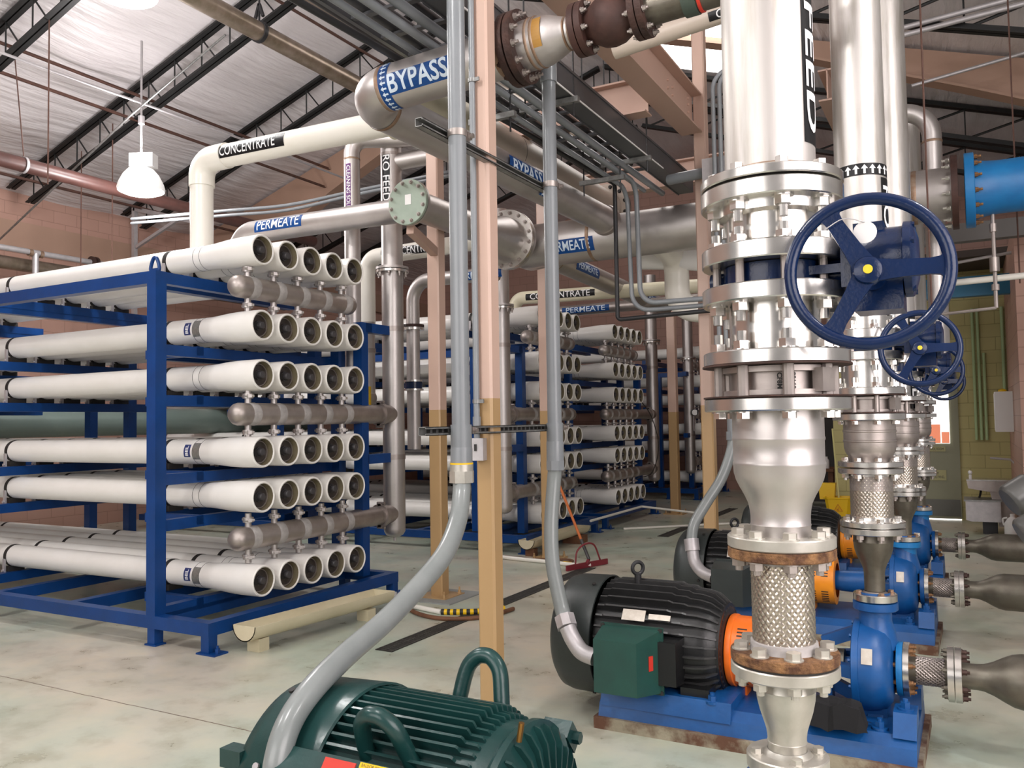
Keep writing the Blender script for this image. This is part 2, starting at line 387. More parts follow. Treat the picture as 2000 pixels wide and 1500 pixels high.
YELW = brick('olive_block_wall', (.50,.45,.20), (.48,.43,.19), (.34,.30,.125), 0)
DOORM = mat('olive_door_paint', (.26,.265,.175), .5, 0, (.24,.24,.16), 1)
LENS = mat('lamp_dome', (.9,.9,.88), .4, 0, emit=(1.0,.97,.95), estr=.25)
LENSB = mat('lamp_lens', (.9,.95,.9), .4, 0, emit=(.86,1.0,.90), estr=6)
SKYL = mat('skylight_panel', (.9,.9,.9), .5, 0, emit=(1.0,.96,.93), estr=5)
GLASS = mat('lit_door_pane', (.9,.85,.8), .3, 0, emit=(1.0,.95,.92), estr=2.2)
# ------------------------------------------------------------------ the hall
X, Y, Z = V3((1,0,0)), V3((0,1,0)), V3((0,0,1))
struct('floor', M().box(-13.4, -5, -.2, 6, 19.8, 0), FLOOR)
struct('wall_left', M().box(-13.45, -5, 0, -13.24, 19.8, 5.6), PINKW)
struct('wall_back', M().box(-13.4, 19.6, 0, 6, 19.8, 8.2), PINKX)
struct('wall_control_room', M().box(-2.0, 14.95, 0, .56, 15.1, 3.9), YELW)
struct('wall_control_room_side', M().box(-2.0, 15.1, 0, -1.85, 19.6, 3.9), PINKW)
struct('wall_right', M().box(.545, 11.6, 0, .75, 14.95, 3.9), PINKW)
RX, RZ, RS = -5.5, 7.95, .327
def zl(x): return RZ + RS*(x-RX)
def zr(x): return RZ - RS*(x-RX)
cm = M()
def slab(xa, xb, f, ny=44, nx=14):
    vs = []; fs = []
    for i in range(nx+1):
        for j in range(ny+1):
            x = xa+(xb-xa)*i/nx; y = -5+24.8*j/ny
            ph = ((y-5.72) % 1.985)/1.985
            sag = .07*math.sin(PI*ph)**2*(.8+.4*math.sin(3.1*x+y)) + .012*math.sin(9*x+1.7*y)
            vs.append((x, y, f(x)+.03-sag))
    for i in range(nx):
        for j in range(ny):
            a = i*(ny+1)+j; fs.append((a, a+1, a+ny+2, a+ny+1))
    return vs, fs
ny, nx = 100, 40
for xa, xb, f in ((-13.45, RX, zl), (RX, 6, zr)):
    vs, fs = slab(xa, xb, f, ny, nx); n = len(vs)
    cm.add(vs, fs)
    cm.add([(xa,-5,f(xa)+.3),(xb,-5,f(xb)+.3),(xb,19.8,f(xb)+.3),(xa,19.8,f(xa)+.3)], [(0,1,2,3)])
struct('ceiling', cm, ROOF, 60)
struct('window_1', M().add([(-4.35,9.9,zr(-4.35)-.10),(-2.3,9.9,zr(-2.3)-.10),(-2.3,13.1,zr(-2.3)-.10),(-4.35,13.1,zr(-4.35)-.10),
                            (-4.35,9.9,zr(-4.35)-.06),(-2.3,9.9,zr(-2.3)-.06),(-2.3,13.1,zr(-2.3)-.06),(-4.35,13.1,zr(-4.35)-.06)],
                           [(0,1,2,3),(7,6,5,4),(0,4,5,1),(1,5,6,2),(2,6,7,3),(3,7,4,0)]), SKYL)
struct('trim_1', M().box(-13.24, -5, 4.5, -13.12, 19.6, 4.95), RAFT)
# rigid frame rafter across the hall, deep at the knee and shallow at the ridge
rf = M()
for pts in ([(-13.1, zl(-13.1)-.02), (RX, RZ-.02), (RX, RZ-.18), (-9.9, zl(-9.9)-.68), (-13.1, 4.2)], [(RX, RZ-.02), (4.4, zr(4.4)-.02), (4.4, zr(4.4)-1.0), (0.1, zr(.1)-.46), (-2.5, zr(-2.5)-.2), (RX, RZ-.18)]):
    rf.prism(pts, (0, 11.6, 0), X, Z, (0, .1, 0))
    for p, q in (list(zip(pts[2:], pts[3:]+pts[:1]))[:-1] if pts[0][0] < -10 else list(zip(pts[2:], pts[3:]))):
        rf.bar((p[0], 11.65, p[1]), (q[0], 11.65, q[1]), .26, .03, Z)
single('roof_rafter', 'wide tan steel rafter crossing the hall under the roof beyond the first racks', 'roof beam', rf, RAFT)
# open-web joists
def joist(y, side, label):
    f = zl if side < 0 else zr
    xa, xb = (-13.05, RX-.05) if side < 0 else (RX+.05, 4.6)
    t = thing('roof_joist', label, 'roof joist', ((xa+xb)/2, y, f((xa+xb)/2)-.5), 'black open-web joists under the roof')
    dz = .52
    def chord(z0, xa, xb, nm):
        mb = M()
        for s in (-1, 1):
            p, q = V3((xa, y+s*.04, f(xa)-z0)), V3((xb, y+s*.04, f(xb)-z0))
            mb.bar(p, q, .062, .012, Z); p2, q2 = p+V3((0,-s*.026,.035)), q+V3((0,-s*.026,.035)); mb.bar(p2, q2, .01, .075, Z)
        obj(nm, mb, BLKSTEEL, t, None, 0)
    chord(.06, xa, xb, 'top_chord')
    xa2, xb2 = (xa+.5, xb) if side < 0 else (xa, xb-.5)
    chord(dz, xa2, xb2, 'bottom_chord')
    n = int((xb2-xa2)/(.52 if side < 0 else .75)); w = M()
    for k in range(n+1):
        x = xa2+.1+(xb2-xa2-.2)*k/n
        w.tube([(x, y, f(x)-dz+.02), (x, y, f(x)-.07)], .011, 6)
        if k < n:
            x2 = xa2+.1+(xb2-xa2-.2)*(k+1)/n
            x3 = x+(x2-x)*.55; w.tube([(x, y, f(x)-.07), (x3, y, f(x3)-dz+.02)] if side < 0 else [(x, y, f(x)-dz+.02), (x2, y, f(x2)-.07)], .011 if side < 0 else .018, 6)
    obj('web', w, BLKSTEEL, t)
for y, w in ((5.72,'nearest joist, across the top left corner'),(7.69,'second joist, above the pendant lamp'),(9.70,'third joist, above the white elbow pipe'),(13.65,'joist beyond the tan rafter, mostly hidden'),(15.6,'deepest joist')):
    joist(y, -1, 'black open-web roof joist on the left slope, ' + w)
for y, w in ((7.69,'nearest, at the top edge'),(9.70,'just before the tan rafter'),(13.65,'beyond the tan rafter, above the blue meter'),(15.6,'farthest back')):
    joist(y, 1, 'black open-web roof joist on the right slope, ' + w)
# bridging angles between the joists
for i, (x, z0, ya, yb, w) in enumerate(((-9.95, .27, -1, 11.55, 'upper brown bridging angle crossing the joists above the pendant lamp'), (-10.05, .55, -1, 11.55, 'lower brown bridging angle crossing the joists beside the pendant lamp'),
                             (-6.75, .1, -1, 11.55, 'brown bridging angle high up near the ridge'), (-7.3, .5, -1, 11.55, 'brown bridging angle beside the dirty overhead pipe'), (-12.3, .35, -1, 11.55, 'brown bridging angle low down above the pink wall'))):
    mb = M(); z = zl(x)-z0; mb.box(x, ya, z, x+.045, yb, z+.006); mb.box(x, ya, z, x+.006, yb, z+.045)
    single('bridging_angle', w, 'bridging angle', mb, BROWN, 'brown bridging angles between joists')

# ------------------------------------------------------------------ columns and beams of the pipe support frame
def column(x, y, w, h, label, ped=None, nm='steel_column'):
    t = thing(nm, label, 'column', (x, y, 0), 'two-tone steel columns')
    a = w/2; b = .012; mb = M()
    mb.prism([(-a+b,-a),(a-b,-a),(a,-a+b),(a,a-b),(a-b,a),(-a+b,a),(-a,a-b),(-a,-a+b)], (x,y,0), X, Y, (0,0,h)); obj('shaft', mb, POST, t)
    mb = M().box(x-.17, y-.17, 0, x+.17, y+.17, .02); obj('base_plate', mb, POST, t, None, 0)
    bolts(t, (x, y, .02), Z, .19, 4, .016, .03, POST, .03, name='anchor_bolt')
    if ped:
        mb = M(); mb.prism([(-.3,-.3),(.3,-.3),(.3,.3),(-.3,.3)], (x,y,-.0), X, Y, (0,0,.012)); obj('grout_pad', mb, mat('grey_grout', (.27,.28,.27), .7), t, None, 0)
    return t
column(-2.235, 3.85, .102, 4.33, 'tan and pink steel column in the foreground carrying grey conduits')
column(-4.48, 6.75, .132, 4.33, 'tan and pink steel column beside the near rack riser', True)
column(-4.48, 9.12, .132, 4.33, 'tan and pink steel column in front of the second rack')
column(-4.55, 14.3, .15, 4.33, 'tan and pink steel column far back beyond the third rack')
column(-2.13, 7.75, .115, 5.6, 'tan and pink steel column directly left of the nearest pump pipe')
def ibeam(label, p0, p1, h, w, zb, bolts_at=None):
    """I-beam from p0 to p1 (x,y), bottom at zb"""
    p0, p1 = V3((*p0, 0)), V3((*p1, 0)); c = (p0+p1)/2; d = p1-p0; t = thing('steel_beam', label, 'steel beam', (c.x, c.y, zb), 'pink tan beams of the pipe support')
    obj('web', M().obox((c.x, c.y, zb+h/2), d, d.length, .012, h-.02, Z), TAN, t, None, 0)
    for z in (zb+.008, zb+h-.008): obj('flange', M().obox((c.x, c.y, z), d, d.length, w, .016, Z), TAN, t, None, 0)
    return t, c, d
t, c, d = ibeam('deep pink tan beam running back to the column left of the nearest pump pipe', (-2.2, 3.8), (-2.2, 7.7), .37, .2, 4.335)
for yy, zs in ((7.55,(4.43,4.5,4.57,4.63)),(6.95,(4.45,4.52,4.59)),(7.08,(4.43,4.5,4.57))):
    mb = M()
    for z in zs: mb.cyl((-2.194, yy, z), (-2.175, yy, z), .012, n=8)
    obj('bolt_row', mb, TAN, t)
ibeam('pink tan cross beam meeting the deep beam near its middle', (-4.4, 6.75), (-2.3, 6.75), .30, .16, 4.25)
ibeam('pink tan cross beam behind the conduit bank at the second column row', (-4.4, 9.12), (-2.2, 9.12), .28, .16, 4.27)
ibeam('pink tan beam along the column row above the racks', (-4.48, 6.8), (-4.48, 14.2), .28, .15, 4.33)
ibeam('pink tan cross beam far back above the third rack', (-4.4, 11.6), (-2.0, 11.6), .3, .16, 4.3)
ibeam('pink tan beam behind the nearest pump pipe leading to the back', (-1.05, 8.2), (-1.05, 13.0), .3, .16, 4.6)

# ------------------------------------------------------------------ reverse osmosis racks
ROWS = [3.055, 2.45, 2.055, 1.443, 1.09, .435]; ROWW = ['top row', 'second row', 'third row', 'fourth row', 'fifth row', 'bottom row']
PITCH = .286; XM = -4.9; XE = -12.0
def vessel(y, z):
    t = thing('pressure_vessel', 'x', 'pressure vessel', (XM-3.5, y, z-.103))
    mb = M(); mb.lathe((XM,y,z), -X, [(.06,.099),(0.004,.105),(0,.108),(-.002,.116),(.004,.1225),(.02,.1245),(.22,.1245),(.34,.120),(.48,.108),(.56,.1035),(6.54,.1035),(6.62,.108),(6.76,.120),(6.88,.1245),(7.1,.1245),(7.1,.1)], 28)
    sh = obj('shell', mb, PVC, t)
    mb = M()
    for xx in (.615,.69): mb.lathe((XM-xx,y,z), X, [(-.002,.1036),(-.0015,.1046),(.0015,.1046),(.002,.1036)], 28)
    obj('wrap_line', mb, DGREY, sh)
    mb = M().lathe((XM,y,z), -X, [(.0045,.104),(.0585,.0975)], 28); obj('bore', mb, TANIN, sh)
    mb = M().lathe((XM-.06,y,z), X, [(-.002,0),(0,0),(0,.099)], 28); obj('end_plate', mb, PLATE, t)
    mb = M().ring((XM-.054,y,z), X, .084, .092, .010, 28); obj('retaining_ring', mb, STEEL3, t)
    mb = M().lathe((XM-.06,y,z), X, [(0,.040),(.014,.040),(.014,.032),(.046,.031),(.054,.025),(.056,0)], 18); obj('permeate_port', mb, DGREY, t)
    mb = M().obox((XM-.05, y-.052, z-.004), Y, .055, .02, .05, Z); obj('port_latch', mb, BLACK, t, None, 0)
    for xx in (1.035, 3.27, 5.33):
        mb = M().lathe((XM-xx,y,z), X, [(-.022,.1037),(-.022,.1065),(.022,.1065),(.022,.1037)], 28); sb = obj('strap', mb, BLACK, t)
        mb = M().box(XM-xx-.03, y-.075, z-.145, XM-xx+.03, y+.075, z-.095); obj('saddle', mb, BLACK, t, None, 0)
        mb = M().box(XM-xx-.012, y-.118, z-.15, XM-xx+.016, y-.1, z-.02); mb.cyl((XM-xx,y-.115,z-.13),(XM-xx,y-.13,z-.13),.014,n=6); obj('strap_clip', mb, GALVL, t, None, 0)
    return t
def badge(t, y, z):
    nn = V3((0,-1,.12))
    b = obj('badge', band((XM-.755,y,z), X, nn, .1045, -.037, .037, -.054, .054), BADGE, t, 'navy badge with white letters', 0)
    bm = text_mesh('BEL', .046, .0012, .085); bmesh.ops.rotate(bm, verts=bm.verts, cent=(0,0,0), matrix=Matrix.Rotation(PI/2, 3, 'Z'))
    obj('lettering', wrap_bm(bm, (XM-.755,y,z), X, nn, .1055), TXTW, b, None, 0)
    obj('foil_sticker', band((XM-.655,y,z), X, nn, .1055, -.04, .04, -.075, .07), FOIL, t, 'grey foil sticker', 0)
COLW = ['leftmost', 'second from left', 'middle', 'fourth from left', 'rightmost']
proto = vessel(4.9, ROWS[0])
def place(y, z): return dup(proto, (0, y-4.9, z-ROWS[0]))
first = True
for r, z in enumerate(ROWS):
    for k in range(5):
        y = 4.9+PITCH*k
        o = proto if first else place(y, z); first = False
        o['label'] = 'white fibreglass vessel in the near blue rack, %s of its %s' % (COLW[k], ROWW[r])
        o['group'] = 'pressure vessels in the near rack'
        if k == 0 and r in (1, 3, 5): badge(o, y, z)
for yo, nm, cols in ((9.87, 'second rack', 5), (12.5, 'third rack', 5), (17.4, 'shaded fourth rack', 2)):
    for r, z in enumerate(ROWS):
        for k in range(cols):
            o = place(yo+PITCH*k, z); o['label'] = 'white fibreglass vessel of the %s, %s of its %s' % (nm, COLW[k], ROWW[r]); o['group'] = 'pressure vessels in the ' + nm.split(',')[0]
def rack_frame(y0, label, mir=None):
    """blue welded frame; y0 is its near side"""
    t = thing('vessel_rack', label, 'rack frame', (-8.4, y0+1.1, 0), 'blue vessel rack frames')
    def B(x0, ya, z0, x1, yb, z1): return M().box(x0, ya, z0, x1, yb, z1) if mir is None else M().box(x0, 2*mir-yb, z0, x1, 2*mir-ya, z1)
    def b(nm, *a): return obj(nm, B(*a), BLUE, t, None, 0)
    y1 = y0+2.3
    b('base_beam', -12.1, y0, .13, -4.877, y0+.09, .226); b('base_beam', -12.1, y1-.09, .13, -4.877, y1, .226)
    b('base_beam', -4.967, y0+.09, .13, -4.877, y1-.09, .226)
    for x in (-5.55, -6.6, -7.65, -9.75, -12.1): b('base_beam', x, y0+.09, .13, x+.09, y1-.09, .226)
    for x, y in ((-5.55, y0), (-5.13, y0+1.96), (-5.77, y0+2.03), (-5.47, y0+2.03), (-8.55, y0+2.03), (-9.25, y0+2.03), (-11.9, y0+2.03), (-11.9, y0)):
        b('post', x, y, .226, x+.1, y+.1, 2.86 if y < y0+1.9 else 2.62)
    b('top_beam', -11.9, y0, 2.765, -5.55, y0+.09, 2.86); b('top_beam', -11.9, y0+2.03, 2.53, -5.03, y0+2.12, 2.62)
    b('side_arm', -5.12, y0+2.05, 2.53, -5.03, y0+2.40, 2.62); b('side_arm', -5.12, y0+2.05, 1.27, -5.03, y0+2.40, 1.36)
    for z in ROWS:
        for x in (-6.03, -8.13, -10.23):
            zt = z-.145
            if z > 3: b('support_beam', x-.045 if x < -7 else -5.54, y0+.09, 2.77, x+.045 if x < -7 else -5.46, y0+2.03, 2.86)
            b('support_beam', x-.05, y0+(.47 if x > -7 else .02), zt-.085, x+.05, y0+2.1, zt)
        if z < 3: b('support_beam', -5.54, y0+.1, zt-.095, -5.46, y0+2.03, zt-.01); b('support_beam', -6.08, y0+.40, zt-.08, -5.46, y0+.47, zt-.005)
    for x in (-11.7, -8.8, -5.5): 
        for y in (y0+.045, y1-.045):
            b('foot', x-.04, y-.04, .012, x+.04, y+.04, .13); b('foot_plate', x-.06, y-.05, 0, x+.06, y+.05, .012)
    for y in (y0+.045, y1-.045):
        b('foot', -4.96, y-.04, .012, -4.88, y+.04, .13); b('foot_plate', -4.99, y-.06, 0, -4.80, y+.07, .012)
        if mir is not None: y = 2*mir-y
        obj('anchor_bolt', M().cyl((-4.835, y, .012), (-4.835, y, .045), .02, n=6).cyl((-4.835, y, .04), (-4.835, y, .065), .01, n=8), BLUE, t)
    if mir is not None: return t
    e = M(); ring = [V3((-5.5-.015, y0+.045, 2.86)) ]
    pts = [(-5.54,0,2.85),(-5.555,0,2.89),(-5.53,0,2.955),(-5.505,0,2.972),(-5.48,0,2.955),(-5.455,0,2.89),(-5.47,0,2.85)]
    e.tube(spline([(x-.01, y0+.045, z) for x,_,z in pts], 4), .014, 8); e.bar((-5.565,y0+.045,2.872),(-5.465,y0+.045,2.872),.025,.025); obj('lifting_eye', e, BLUE, t)
    return t
f0 = rack_frame(4.33, 'blue painted steel rack frame holding the near stack of white vessels')
f1 = rack_frame(9.3, 'blue rack frame of the second stack, beyond the column row', 10.45); dup(f0, (0, 7.6, 0), 'blue rack frame of the third stack with open vessel ends'); dup(f1, (0, 7.53, 0), 'blue rack frame of the far shaded stack')
# feed and concentrate headers on the ends of the racks
XH = -5.07
def header(y0, y1, z, label, cols, capboth, sgn):
    """pipe along Y at height z; y0 capped end"""
    t = thing('manifold_header', label, 'manifold pipe', (XH, (y0+y1)/2, z-.09), 'steel manifold headers on the racks')
    L = abs(y1-y0); d = V3((0, sgn, 0))
    mb = M(); prof = [(-.075,0),(-.072,.03),(-.055,.064),(-.025,.085),(0,.091),(L,.091)]
    if capboth: prof += [(L+.025,.085),(L+.055,.064),(L+.072,.03),(L+.075,0)]
    mb.lathe((XH,y0,z), d, prof, 26); p = obj('pipe', mb, STEEL3, t)
    for k, yc in enumerate(cols):
        mb = M()
        mb.lathe((XH, yc+sgn*.03, z), d, [(-.045,.0912),(-.035,.094),(.03,.094),(.04,.0912)], 26); obj('weld_scale', mb, CHALK, p)
        for up_, zz in ((1, z+.09), (-1, z-.09)):
            mb = M().cyl((XH,yc,zz-.012*up_), (XH,yc,zz+.105*up_), .026, n=14); obj('branch_stub', mb, STEEL, t)
            mb = M(); c = V3((XH,yc,zz+.055*up_)); mb.ring(c, Z, .024, .042, .04, 16); mb.obox(c, (1,-.6,0), .135, .03, .026, Z)
            for s in (-1,1):
                q = c+V3((1,-.6,0)).normalized()*.055*s; mb.cyl(q+V3((.02,.03,0)), q-V3((.02,.03,0)), .011, n=6)
            obj('coupling', mb, STEEL, t)
    return t
def riser(y, z0, z1, zf, label, taps, sgn):
    t = thing('riser_pipe', label, 'riser pipe', (XH, y, z0), 'steel risers beside the racks')
    mb = M().lathe((XH,y,z0), Z, [(-.0,0),(.004,.045),(.025,.085),(.06,.106),(.09,.109),(zf-z0,.109)], 30); mb.cyl((XH,y,z0-.035),(XH,y,z0+.01),.014,n=10); obj('lower_pipe', mb, STEEL, t)
    mb = M().cyl((XH,y,zf), (XH,y,z1), .108, n=30); obj('upper_pipe', mb, STEEL, t)
    for dz in (-.016, .016):
        mb = M().ring((XH,y,zf+dz), Z, .1, .165, .024, 36); obj('flange', mb, STEEL2 if dz < 0 else STEEL, t)
    bolts(t, (XH,y,zf-.028), -Z, .14, 8, .016, .02, STEEL3, .025); 
    for z in (2.6, 1.32):
        mb = M().lathe((XH,y,z), Z, [(-.025,.109),(-.025,.115),(.025,.115),(.025,.109)], 30); mb.box(XH-.02, y-.16 if sgn > 0 else y+.1, z-.025, XH+.02, y-.1 if sgn > 0 else y+.16, z+.025); obj('pipe_clamp', mb, STEEL3, t)
    for z in taps:
        mb = M().lathe((XH,y,z), (0,-sgn,0), [(.06,.093),(.16,.093),(.16,.099),(.185,.099),(.185,.093),(.2,.093),(.2,.112),(.25,.112),(.25,.093),(.29,.093)], 28); o = obj('tee_branch', mb, STEEL3, t)
        mb = M()
        for s in (-1, 1): mb.cyl((XH-.04, y-sgn*.225, z+.118*s), (XH+.05, y-sgn*.225, z+.118*s), .014, n=8); mb.box(XH-.02, y-sgn*.225-.025, z+.1*s-.02, XH+.02, y-sgn*.225+.025, z+.1*s+.02)
        obj('coupling_bolt', mb, STEEL3, o)
    return t
HZ = (2.765, 1.745, .76); HW = ('upper', 'middle', 'lowest')
for i, (ya, capy, yb, sgn, nm) in enumerate(((4.9, 4.80, 6.84, 1, 'near rack'), (9.87, 11.10, 9.08, -1, 'second rack'), (12.5, 12.42, 14.72, 1, 'third rack'), (17.4, 18.6, 17.0, -1, 'far shaded rack'))):
    cols = [ya+PITCH*k for k in range(5)] if i < 3 else [17.4, 17.686]
    for j, z in enumerate(HZ):
        if j == 0: header(capy, ya+PITCH*4+.1 if sgn > 0 else ya-.1, z, 'short steel manifold closed at both ends, %s of the %s' % (HW[j], nm), cols, True, sgn)
        else: header(capy, yb-sgn*.2, z, 'steel manifold joined to the riser, %s of the %s' % (HW[j], nm), cols, False, sgn)
    t = riser(yb, .52, 4.55 if i == 0 else 4.3, 3.2 if i == 0 else (3.08 if i < 3 else 2.9), 'tall grey steel riser pipe with a bolted flange at the %s' % nm, HZ[1:], sgn)
    if i == 0:
        mb = M().tube(fillet([(XH,yb,4.54),(XH,yb,4.68),(XH,yb+.6,4.68)], .13), .108, 24); obj('elbow', mb, STEEL, t)
        mb = M().cyl((XH,yb,4.36), (XH,yb,4.39), .111, n=28); obj('weld', mb, STEEL3, t)
        mb = M().cyl((XH,yb,4.30), (XH+.42,yb+.12,4.34), .085, n=24); obj('side_outlet', mb, STEEL, t)
        nn = V3((5.07,-6.84,-1.2)); nn = V3((nn.x,nn.y,0)).normalized()
        nn = Matrix.Rotation(-.55, 3, 'Z') @ nn
        marker(t, 'RO FEED', (XH,yb,4.12), (0,0,-1), nn, .108, .115, .52, .095, BLKV, TXTW, .001, .47)
# ------------------------------------------------------------------ overhead pipes on the left
def ctube(name, label, cat, pts, r, R, m, group=None, n=20, k=8):
    return single(name, label, cat, M().tube(fillet(pts, R, k), r, n), m, group)
def pipe_thing(label, loc, cat='pipe', nm='pipe_run', group=None): return thing(nm, label, cat, loc, group)
# white concentrate pipe rising from the near rack
t = pipe_thing('white plastic pipe with black CONCENTRATE marker rising from the near rack and turning right', (-5.94, 5.2, 3.17))
obj('pipe', M().cyl((-5.94,5.2,3.165),(-5.94,5.2,3.87),.1,n=28).cyl((-5.72,5.2,4.02),(-3.75,5.2,3.98),.1,n=28), PVCP, t)
obj('elbow', M().tube(fillet([(-5.94,5.2,3.79),(-5.94,5.2,4.02),(-5.62,5.2,4.02)],.15,10), .111, 28), PVCP, t)
marker(t, 'CONCENTRATE', (-5.29,5.2,4.012), (1,0,-.02), (0,-1,.05), .1, .125, .84, .115, BLKV, TXTW, .001, .64)
# big cream and beige concentrate main running back
t = pipe_thing('wide cream and beige concentrate main running back above the bypass pipe', (-3.55, 7, 3.86))
obj('pipe', M().lathe((-3.55,5.75,4.06), Y, [(0,.19),(3.15,.19),(3.15,0)], 36), BEIGEP, t)
obj('tee', M().lathe((-3.55,4.75,4.05), Y, [(0,0),(.005,.13),(.05,.19),(.95,.2),(1.0,.2),(1.0,.19)], 36).cyl((-3.85,5.2,3.98),(-3.5,5.2,4.0),.13,n=28), CREAM, t)
for yy in (8.86, 8.91): obj('flange', M().ring((-3.55,yy,4.06), Y, .12, .28, .035, 36), STEEL3 if yy > 8.9 else BEIGEP, t)
bolts(t, (-3.55,8.84,4.06), -Y, .245, 12, .018, .02, BLACK)
obj('joint_line', M().lathe((-3.55,6.55,4.06), Y, [(-.004,.1905),(-.003,.192),(.003,.192),(.004,.1905)], 36), STEELD, t)
# permeate main: blind end, flanged joint, tee, long run to the right
t = pipe_thing('steel permeate main with round green blind flange and long run to the right', (-4.28, 7.2, 3.46))
obj('pipe', M().lathe((-4.28,6.06,3.6), Y, [(0,.137),(1.25,.137),(1.32,.145),(1.55,.212),(1.62,.228),(1.78,.228)], 36), STEEL, t)
bf = obj('blind_flange', M().lathe((-4.28,6.0,3.6), Y, [(0,0),(0,.2),(.004,.204),(.03,.204),(.03,0)], 44), mat('pale_green_grey_steel', (.36,.43,.36), .45, .35, (.30,.36,.30), 5), t, 'pale green blind flange')
bolts(t, (-4.28,6.0,3.6), -Y, .175, 12, .015, .018, STEEL3, .008, name='flange_bolt')
obj('flange', M().ring((-4.28,6.052,3.6), Y, .12, .203, .028, 40), STEEL, t)
obj('paper_label', M().box(-4.30,5.997,3.575,-4.235,5.999,3.665), WHITE, bf, 'small white paper label', 0)
for yy, ss in ((7.82, STEEL2), (7.868, STEEL)): obj('flange', M().ring((-4.28,yy,3.6), Y, .22, .32, .042, 44), ss, t)
bolts(t, (-4.28,7.8,3.6), -Y, .283, 16, .018, .02, STEEL3, .012, name='flange_bolt')
obj('tee', M().lathe((-4.28,7.89,3.6), Y, [(0,.228),(.1,.24),(.55,.24),(.72,.2),(.84,.135),(.86,.132)], 36).cyl((-4.28,8.2,3.58),(-3.86,8.2,3.575),.236,n=36), STEEL, t)
obj('main_pipe', M().cyl((-3.86,8.2,3.575),(-.06,8.2,3.575),.232,n=40), STEEL, t)
obj('branch_pipe', M().lathe((-4.28,8.73,3.585), (0,1,-.028), [(0,.132),(4.4,.132),(4.4,0)], 28), STEEL, t)
for xx in (-3.88, -3.42, -.35): obj('weld', M().lathe((xx,8.2,3.575), X, [(-.02,.2325),(-.012,.236),(.012,.236),(.02,.2325)], 40), WELD, t)
obj('weld', M().lathe((-4.28,9.0,3.578), Y, [(-.012,.1325),(-.006,.135),(.006,.135),(.012,.1325)], 28), WELD, t)
marker(t, 'PERMEATE', (-3.63,8.2,3.575), X, (0,-1,-.42), .232, .15, .56, .155, BLUV, TXTB, .002, .47)
marker(t, 'PERMEATE', (-4.28,9.72,3.557), (0,1,-.028), (1,-.0,.05), .132, .12, .72, .14, BLUV, TXTB, .0015, .6)
marker(t, 'PERMEATE', (-4.28,12.3,3.485), (0,1,-.028), (1,0,-.1), .132, .11, .7, .12, BLUV, TXTB, .0015, .6)
# permeate pipe over the near rack
t = pipe_thing('steel permeate pipe above the near rack with blue PERMEATE marker, ending at the blind flange', (-5.4, 6.22, 3.5))
obj('pipe', M().tube(fillet([(-6.55,6.22,3.1),(-6.55,6.22,3.63),(-4.36,6.22,3.6)],.2,10), .112, 28), STEEL, t)
marker(t, 'PERMEATE', (-5.92,6.22,3.622), (1,0,-.013), (0,-1,.2), .112, .14, .62, .125, BLUV, TXTW, .001, .55)
single('knee_brace', 'pink tan brace from the first column to the blind flange of the permeate main', 'brace', M().bar((-4.45,6.68,3.29),(-4.32,6.10,3.38),.07,.08,Z), TAN, None, 0)
# cleaning solution pipe
t = pipe_thing('narrow vertical steel pipe with purple CLEANING SOLUTION marker behind the near rack', (-5.34, 6.55, 1.9))
obj('pipe', M().tube(fillet([(-5.34,6.55,1.95),(-5.34,6.55,4.5),(-4.6,6.95,4.5)],.14,9), .08, 24), STEEL, t)
obj('weld', M().lathe((-5.34,6.55,4.3), Z, [(-.01,.081),(-.005,.083),(.005,.083),(.01,.081)], 24), WELD, t)
nn = Matrix.Rotation(-.5, 3, 'Z') @ V3((5.34,-6.55,0)).normalized()
marker(t, 'CLEANING SOLUTION', (-5.34,6.55,3.93), (0,0,-1), nn, .08, .06, .62, .055, PURV, TXTW, .0005, .58)
# bypass pipe: elbow, run to the right with rusty valve, and run back
t = pipe_thing('steel bypass pipe turning at a rounded elbow, with two blue BYPASS markers', (-3.2, 5.5, 3.5))
ax = V3((1,0,.045)).normalized()
def bx(x): return V3((x, 4.1, 3.70+.045*(x+3.1)))
obj('elbow', M().tube(fillet([(-3.23,4.29,3.672),(-3.23,4.1,3.685),bx(-3.04)],.175,16), .139, 36), STEEL, t)
obj('pipe', M().cyl(bx(-3.06),bx(-2.2),.1365,n=36), STEEL, t)
obj('back_pipe', M().cyl((-3.23,4.27,3.668),(-3.2,8.02,3.70),.1365,n=36), STEEL, t)
obj('saddle_weld', M().lathe((-3.2,7.93,3.70), Y, [(-.03,.137),(-.02,.15),(.05,.16),(.08,.137)], 32), STEEL3, t)
for c_, a_ in ((bx(-3.05), ax), (V3((-3.23,4.28,3.668)), Y), (bx(-2.24), ax)):
    obj('weld', M().lathe(c_, a_, [(-.016,.1372),(-.008,.1405),(.008,.1405),(.016,.1372)], 36), WELD, t)
nb = (0,-1,-.34)
b = marker(t, 'BYPASS', bx(-2.755), ax, nb, .1365, .155, .52, .128, BLUV, TXTB, .003, .42)
obj('arrow_band', band(bx(-3.00), ax, nb, .138, -.035, .035, -.2, .2), BLUV, t, None, 0); arrows(t, bx(-3.00), -ax, nb, .1395, 12, .4, .042, TXTB, True)
ny_ = (1,0,-.15)
marker(t, 'BYPASS', (-3.2,5.98,3.682), (0,1,.01), ny_, .1365, .16, .62, .15, BLUV, TXTB, .003, .50)
obj('arrow_band', band((-3.2,6.34,3.685), Y, ny_, .138, -.05, .05, -.12, .12), BLUV, t, None, 0); arrows(t, (-3.2,6.34,3.685), -Y, ny_, .1395, 7, .24, .05, TXTB, True)
